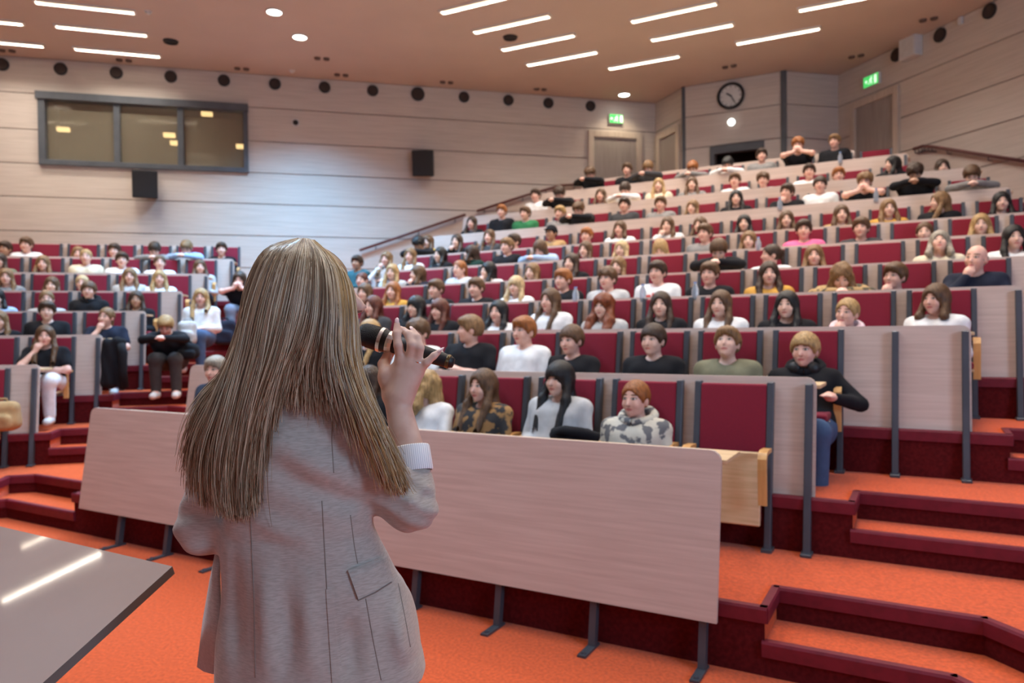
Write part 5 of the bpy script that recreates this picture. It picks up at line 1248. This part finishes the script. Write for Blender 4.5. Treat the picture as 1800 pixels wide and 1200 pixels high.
X = X + rs.normal(0, 1, (NS, 1, 3)) * (.0035, .0025, .002) * (.4 + w_); lay = rs.uniform(0, 1, NS) ** 1.5 * .016; X[..., 1] += lay[:, None]
fly = rs.uniform(0, 1, NS) < .04; X[fly] += (rs.normal(0, .012, (fly.sum(), 1, 3)) * (tt ** 2)[..., None])
rad = (.00095 * (1 - .55 * tt ** 3)) * rs.uniform(.7, 1.25, (NS, 1))
T = np.gradient(X, axis=1); T /= np.linalg.norm(T, axis=-1, keepdims=True) + 1e-9
A = np.cross(T, np.array((0, 1., 0))); A /= np.linalg.norm(A, axis=-1, keepdims=True) + 1e-9; B = np.cross(T, A)
rings = np.stack([X + (A * math.cos(a) + B * math.sin(a)) * rad[..., None] for a in (0.5, 0.5 + 2.094, 0.5 + 4.189)], 2)   # NS,NP,3,3
SV = rings.reshape(-1, 3); base = (np.arange(NS) * NP * 3)[:, None, None] + (np.arange(NP - 1) * 3)[None, :, None]
SQ = np.stack([np.stack([base[..., 0] + k, base[..., 0] + (k + 1) % 3, base[..., 0] + 3 + (k + 1) % 3, base[..., 0] + 3 + k], -1) for k in range(3)], 2).reshape(-1, 4)
mi_s = np.where(u > 7.8, rs.choice([1, 2, 2, 3], NS), rs.choice([0, 1, 1, 3, 3, 4], NS)); mi_s = np.repeat(mi_s, (NP - 1) * 3)  # extra pale strands also paint the cool highlights into the hair colour
def strand_mat(nm, c): return mat('strand_' + nm, c, .28, col2=tuple(v * .75 for v in c), scale=(40, 40, 12), detail=2, spec=.6)
HM = [strand_mat('ash_brown', (.30, .20, .12)), strand_mat('ash_blond', (.48, .345, .215)), strand_mat('honey', (.60, .38, .17)), strand_mat('pale_blond', (.70, .56, .39)), strand_mat('deep_brown', (.19, .12, .07))]
allV = np.concatenate([HV, SV]); allQ = np.concatenate([HQ, SQ + len(HV)]); mi = np.concatenate([np.full(len(HQ), 0), mi_s])
wobj('hair', np_mesh('speaker_hair', woff(allV), allQ, HM, mi=mi))
# ------------------------------------------------------------------ lectern with a glossy sloping top at the left edge
LZ = 1.0; LT = R(18)
_c0 = at_z(303, 995, LZ); 
def on_top(px, py):
    r = ray(px, py); n = (NR * -math.sin(LT) + Vector((0, 0, math.cos(LT)))); k = (_c0 - Vector((0, 0, H))).dot(n) / r.dot(n); return Vector((0, 0, H)) + r * k
pc, pl, pn = on_top(303, 995), on_top(-120, 897), on_top(75, 1200)
dn = (pn - pc); pn2 = pc + dn * 1.35; pl2 = pl + dn * 1.35
lec = thing('lectern', 'sloping glossy grey lectern top beside the speaker', 'lectern', (_c0.x - .4, _c0.y - .35, 0))
L0 = Vector(lec.location); nt = (NR * -math.sin(LT) + Vector((0, 0, math.cos(LT))))
M_LTOP = mat('glossy_grey_laminate', (.36, .28, .255), .05, var=.06, scale=(3, 3, 3), spec=.6, coat=.4)
M_LEDGE = mat('lectern_edge', (.13, .125, .12), .5, var=.1, scale=(10, 10, 10))
top = [pc, pl, pl2, pn2]
mb = MB(); mb.add([p - L0 for p in top] + [p - L0 - nt * .022 for p in top], [(0, 1, 2, 3)], 0); mb.f += [(7, 6, 5, 4), (0, 4, 5, 1), (1, 5, 6, 2), (2, 6, 7, 3), (3, 7, 4, 0)]; mb.m += [1] * 5
obj('sloping_top', mb.mesh('sloping_top', [M_LTOP, M_LEDGE], fixn=True), lec)
cen = (pc + pl + pl2 + pn2) / 4
bx = MB(); q = [cen + (p - cen) * .42 + (pl - pc) * .12 for p in top]
bx.add([(p - L0 - nt * .03) for p in q] + [Vector((p.x, p.y, 0)) - L0 for p in q], [(0, 1, 2, 3), (7, 6, 5, 4), (0, 4, 5, 1), (1, 5, 6, 2), (2, 6, 7, 3), (3, 7, 4, 0)])
obj('cabinet', bx.mesh('cabinet', M_DESK, fixn=True), lec)
# ------------------------------------------------------------------ bottles on the desks
M_BOT = mat('water_bottle', (.68, .76, .88), .15, trans=.7, var=.05, spec=.6)
M_CAPB = mat('bottle_cap', (.15, .3, .65), .4, var=.05)
def bottle(px, py, i, label, h=.17):
    q = at_plane(px, py, NR.x, NR.y, CR[i] + .2); z = TIER[i] + DESK_H - .045
    t = thing('water_bottle', label, 'bottle', (q.x, q.y, z), 0, 'water bottles on the desks')
    obj('body', MB().lathe([(.001, 0), (.03, 0), (.032, .01), (.032, h * .6), (.014, h * .88), (.013, h * .93), (.001, h * .93)], 16).mesh('body', M_BOT, smooth=True), t)
    obj('lid', MB().lathe([(.001, h * .93), (.015, h * .93), (.015, h), (.001, h)], 12).mesh('lid', M_CAPB), t)
for a in ((1012, 520, 4, 'water bottle beside the ginger-haired boy, fourth row'), (1222, 515, 4, 'water bottle left of the black jacket, fourth row'), (1333, 425, 6, 'water bottle beside the pink jumper row'), (1371, 353, 8, 'water bottle before the person in black, eighth row'), (1540, 340, 8, 'blue water bottle before raised elbows, eighth row'),
          (1477, 273, 10, 'small blue bottle in the topmost row'), (657, 492, 5, 'water bottle near the speaker face, fifth row'), (1130, 516, 4, 'pale bottle beside the red printed shirt, fourth row')): bottle(*a)
# ------------------------------------------------------------------ things around the aisle on the left
def blob(name, V0, V1, label, cat, m, kind=None): pass
def sitter(px, py, d_floor, rz, pose, hair, hcol, top, slv, label, tr, sc=.95, opts=()):
    """person sitting on an aisle step; px,py is the hair top"""
    p = PS[pose]; q = at_plane(px, py, NL.x, NL.y, d_floor); z = q.z - (p.hc[2] + .118) * sc
    hd = Vector((p.hc[0], p.hc[1], 0)) * sc; hd.rotate(Euler((0, 0, rz)))
    return person((q.x - hd.x, q.y - hd.y, z), rz, sc, pose, hair, hcol, top, slv, 'rosy', label, 'people sitting on the aisle steps', tr, opts)
sitter(353, 508, 10.15, R(4), 'lap', 'longside', 'blond', W_, 'L', 'long blond hair, white jumper and jeans, sitting on the aisle steps', JEANS)
sitter(291, 556, 9.35, R(14), 'down', 'short', 'blond', B_, 'L', 'person bent forward on the aisle steps in dark grey trousers', GREYT)
sitter(421, 478, 11.1, R(6), 'mouth', 'bob', 'dark brown', B_, 'S', 'dark hair, black top and pale jeans, on steps right behind the speaker', JEANS2)
def d_box(P, c, b, r):
    q = np.abs(P - f32(c)) - (f32(b) - r); return np.sqrt((np.maximum(q, 0) ** 2).sum(-1)) + np.minimum(q.max(-1), 0) - r
def bag(px, py, c, label, m, w=.3, h=.34, cat='bag', nm='backpack'):
    q = at_plane(px, py, NL.x, NL.y, c); t = thing(nm, label, cat, q, AL)
    P, lo = grid((-w, -.25, -.05), (w, .25, h + .1), .014); d = d_box(P, (0, 0, h * .5), (w * .5, .10, h * .5), .07); d = smin(d, d_box(P, (0, -.10, h * .32), (w * .38, .06, h * .27), .04), .015)
    d = d + (.008 * np.sin(P[..., 0] * 27 + P[..., 2] * 9) * np.sin(P[..., 2] * 22)).astype(np.float32)
    V, Q = surface_nets(d, lo, .014, 1); obj('body', np_mesh('bag_body', V, Q, m), t)
    obj('handle', MB().tube([(-.05, .02, h * .95), (-.03, .02, h * 1.08), (.03, .02, h * 1.08), (.05, .02, h * .95)], .010, 8).mesh('handle', m, smooth=True), t)
    for s in (-1, 1): obj('strap', MB().tube([(s * .07, .10, h * .85), (s * .1, .15, h * .5), (s * .08, .11, h * .1)], .014, 6).mesh('strap', m, smooth=True), t)
def hung_jacket(px, py, c, label, m):
    q = at_plane(px, py, NL.x, NL.y, c); t = thing('hanging_jacket', label, 'jacket', q, AL)
    P, lo = grid((-.24, -.16, -.04), (.24, .16, .62), .014); d = smin(d_cone(P, (-.06, 0, .50), (-.07, 0, .08), .07, .075), d_cone(P, (.05, 0, .52), (.06, .02, .05), .065, .06), .05)
    d = np.maximum(d, np.abs(P[..., 1]) - .075); d = d + (.010 * np.sin(P[..., 0] * 55 + P[..., 2] * 7) * np.sin(P[..., 2] * 11 + 1)).astype(np.float32)
    V, Q = surface_nets(d, lo, .014, 1); obj('body', np_mesh('jacket_body', V, Q, m), t)
    obj('sleeve', MB().tube([(.08, -.06, .50), (.11, -.10, .40), (.10, -.09, .22), (.12, -.08, .02)], [.04, .045, .04, .035], 10).mesh('sleeve', m, smooth=True), t)
bag(396, 606, 10.9, 'dark backpack on the steps beside the person in jeans', TC['navy'])
bag(330, 632, 9.5, 'black bag at the feet of the bent person on the steps', TC['black'], .26, .2)
bag(330, 607, 9.7, 'pale bag behind the bent person on the aisle steps', TC['light grey'], .22, .3)
hung_jacket(203, 684, 9.05, 'dark jacket hanging at the aisle end of the third left row', TC['black'])
bag(4, 757, 8.0, 'tan bag hanging at the left frame edge', TC['tan'], .3, .28)
q = at_plane(1006, 768, NR.x, NR.y, CR[2] - .35)
jk = thing('folded_jacket', 'black jacket lying beside the girl in the grey camouflage hoodie', 'jacket', (q.x, q.y, TIER[1] + .60), -AR)
P, lo = grid((-.2, -.2, -.05), (.2, .2, .16), .012); d = d_ell(P, (0, 0, .05), (.15, .11, .05)); d = d + (.008 * np.sin(P[..., 0] * 40 + P[..., 1] * 22) * np.sin(P[..., 1] * 35)).astype(np.float32)
V, Q = surface_nets(d, lo, .012, 1); obj('cloth', np_mesh('jacket_cloth', V, Q, TC['black']), jk)
obj('sleeve', MB().tube([(-.1, -.05, .07), (0, -.1, .09), (.1, -.08, .08), (.17, .0, .05)], [.03, .034, .034, .028], 8).mesh('sleeve', TC['black'], smooth=True), jk)

scene.cycles.max_bounces = 6; scene.cycles.diffuse_bounces = 3; scene.cycles.glossy_bounces = 3; scene.cycles.transmission_bounces = 4
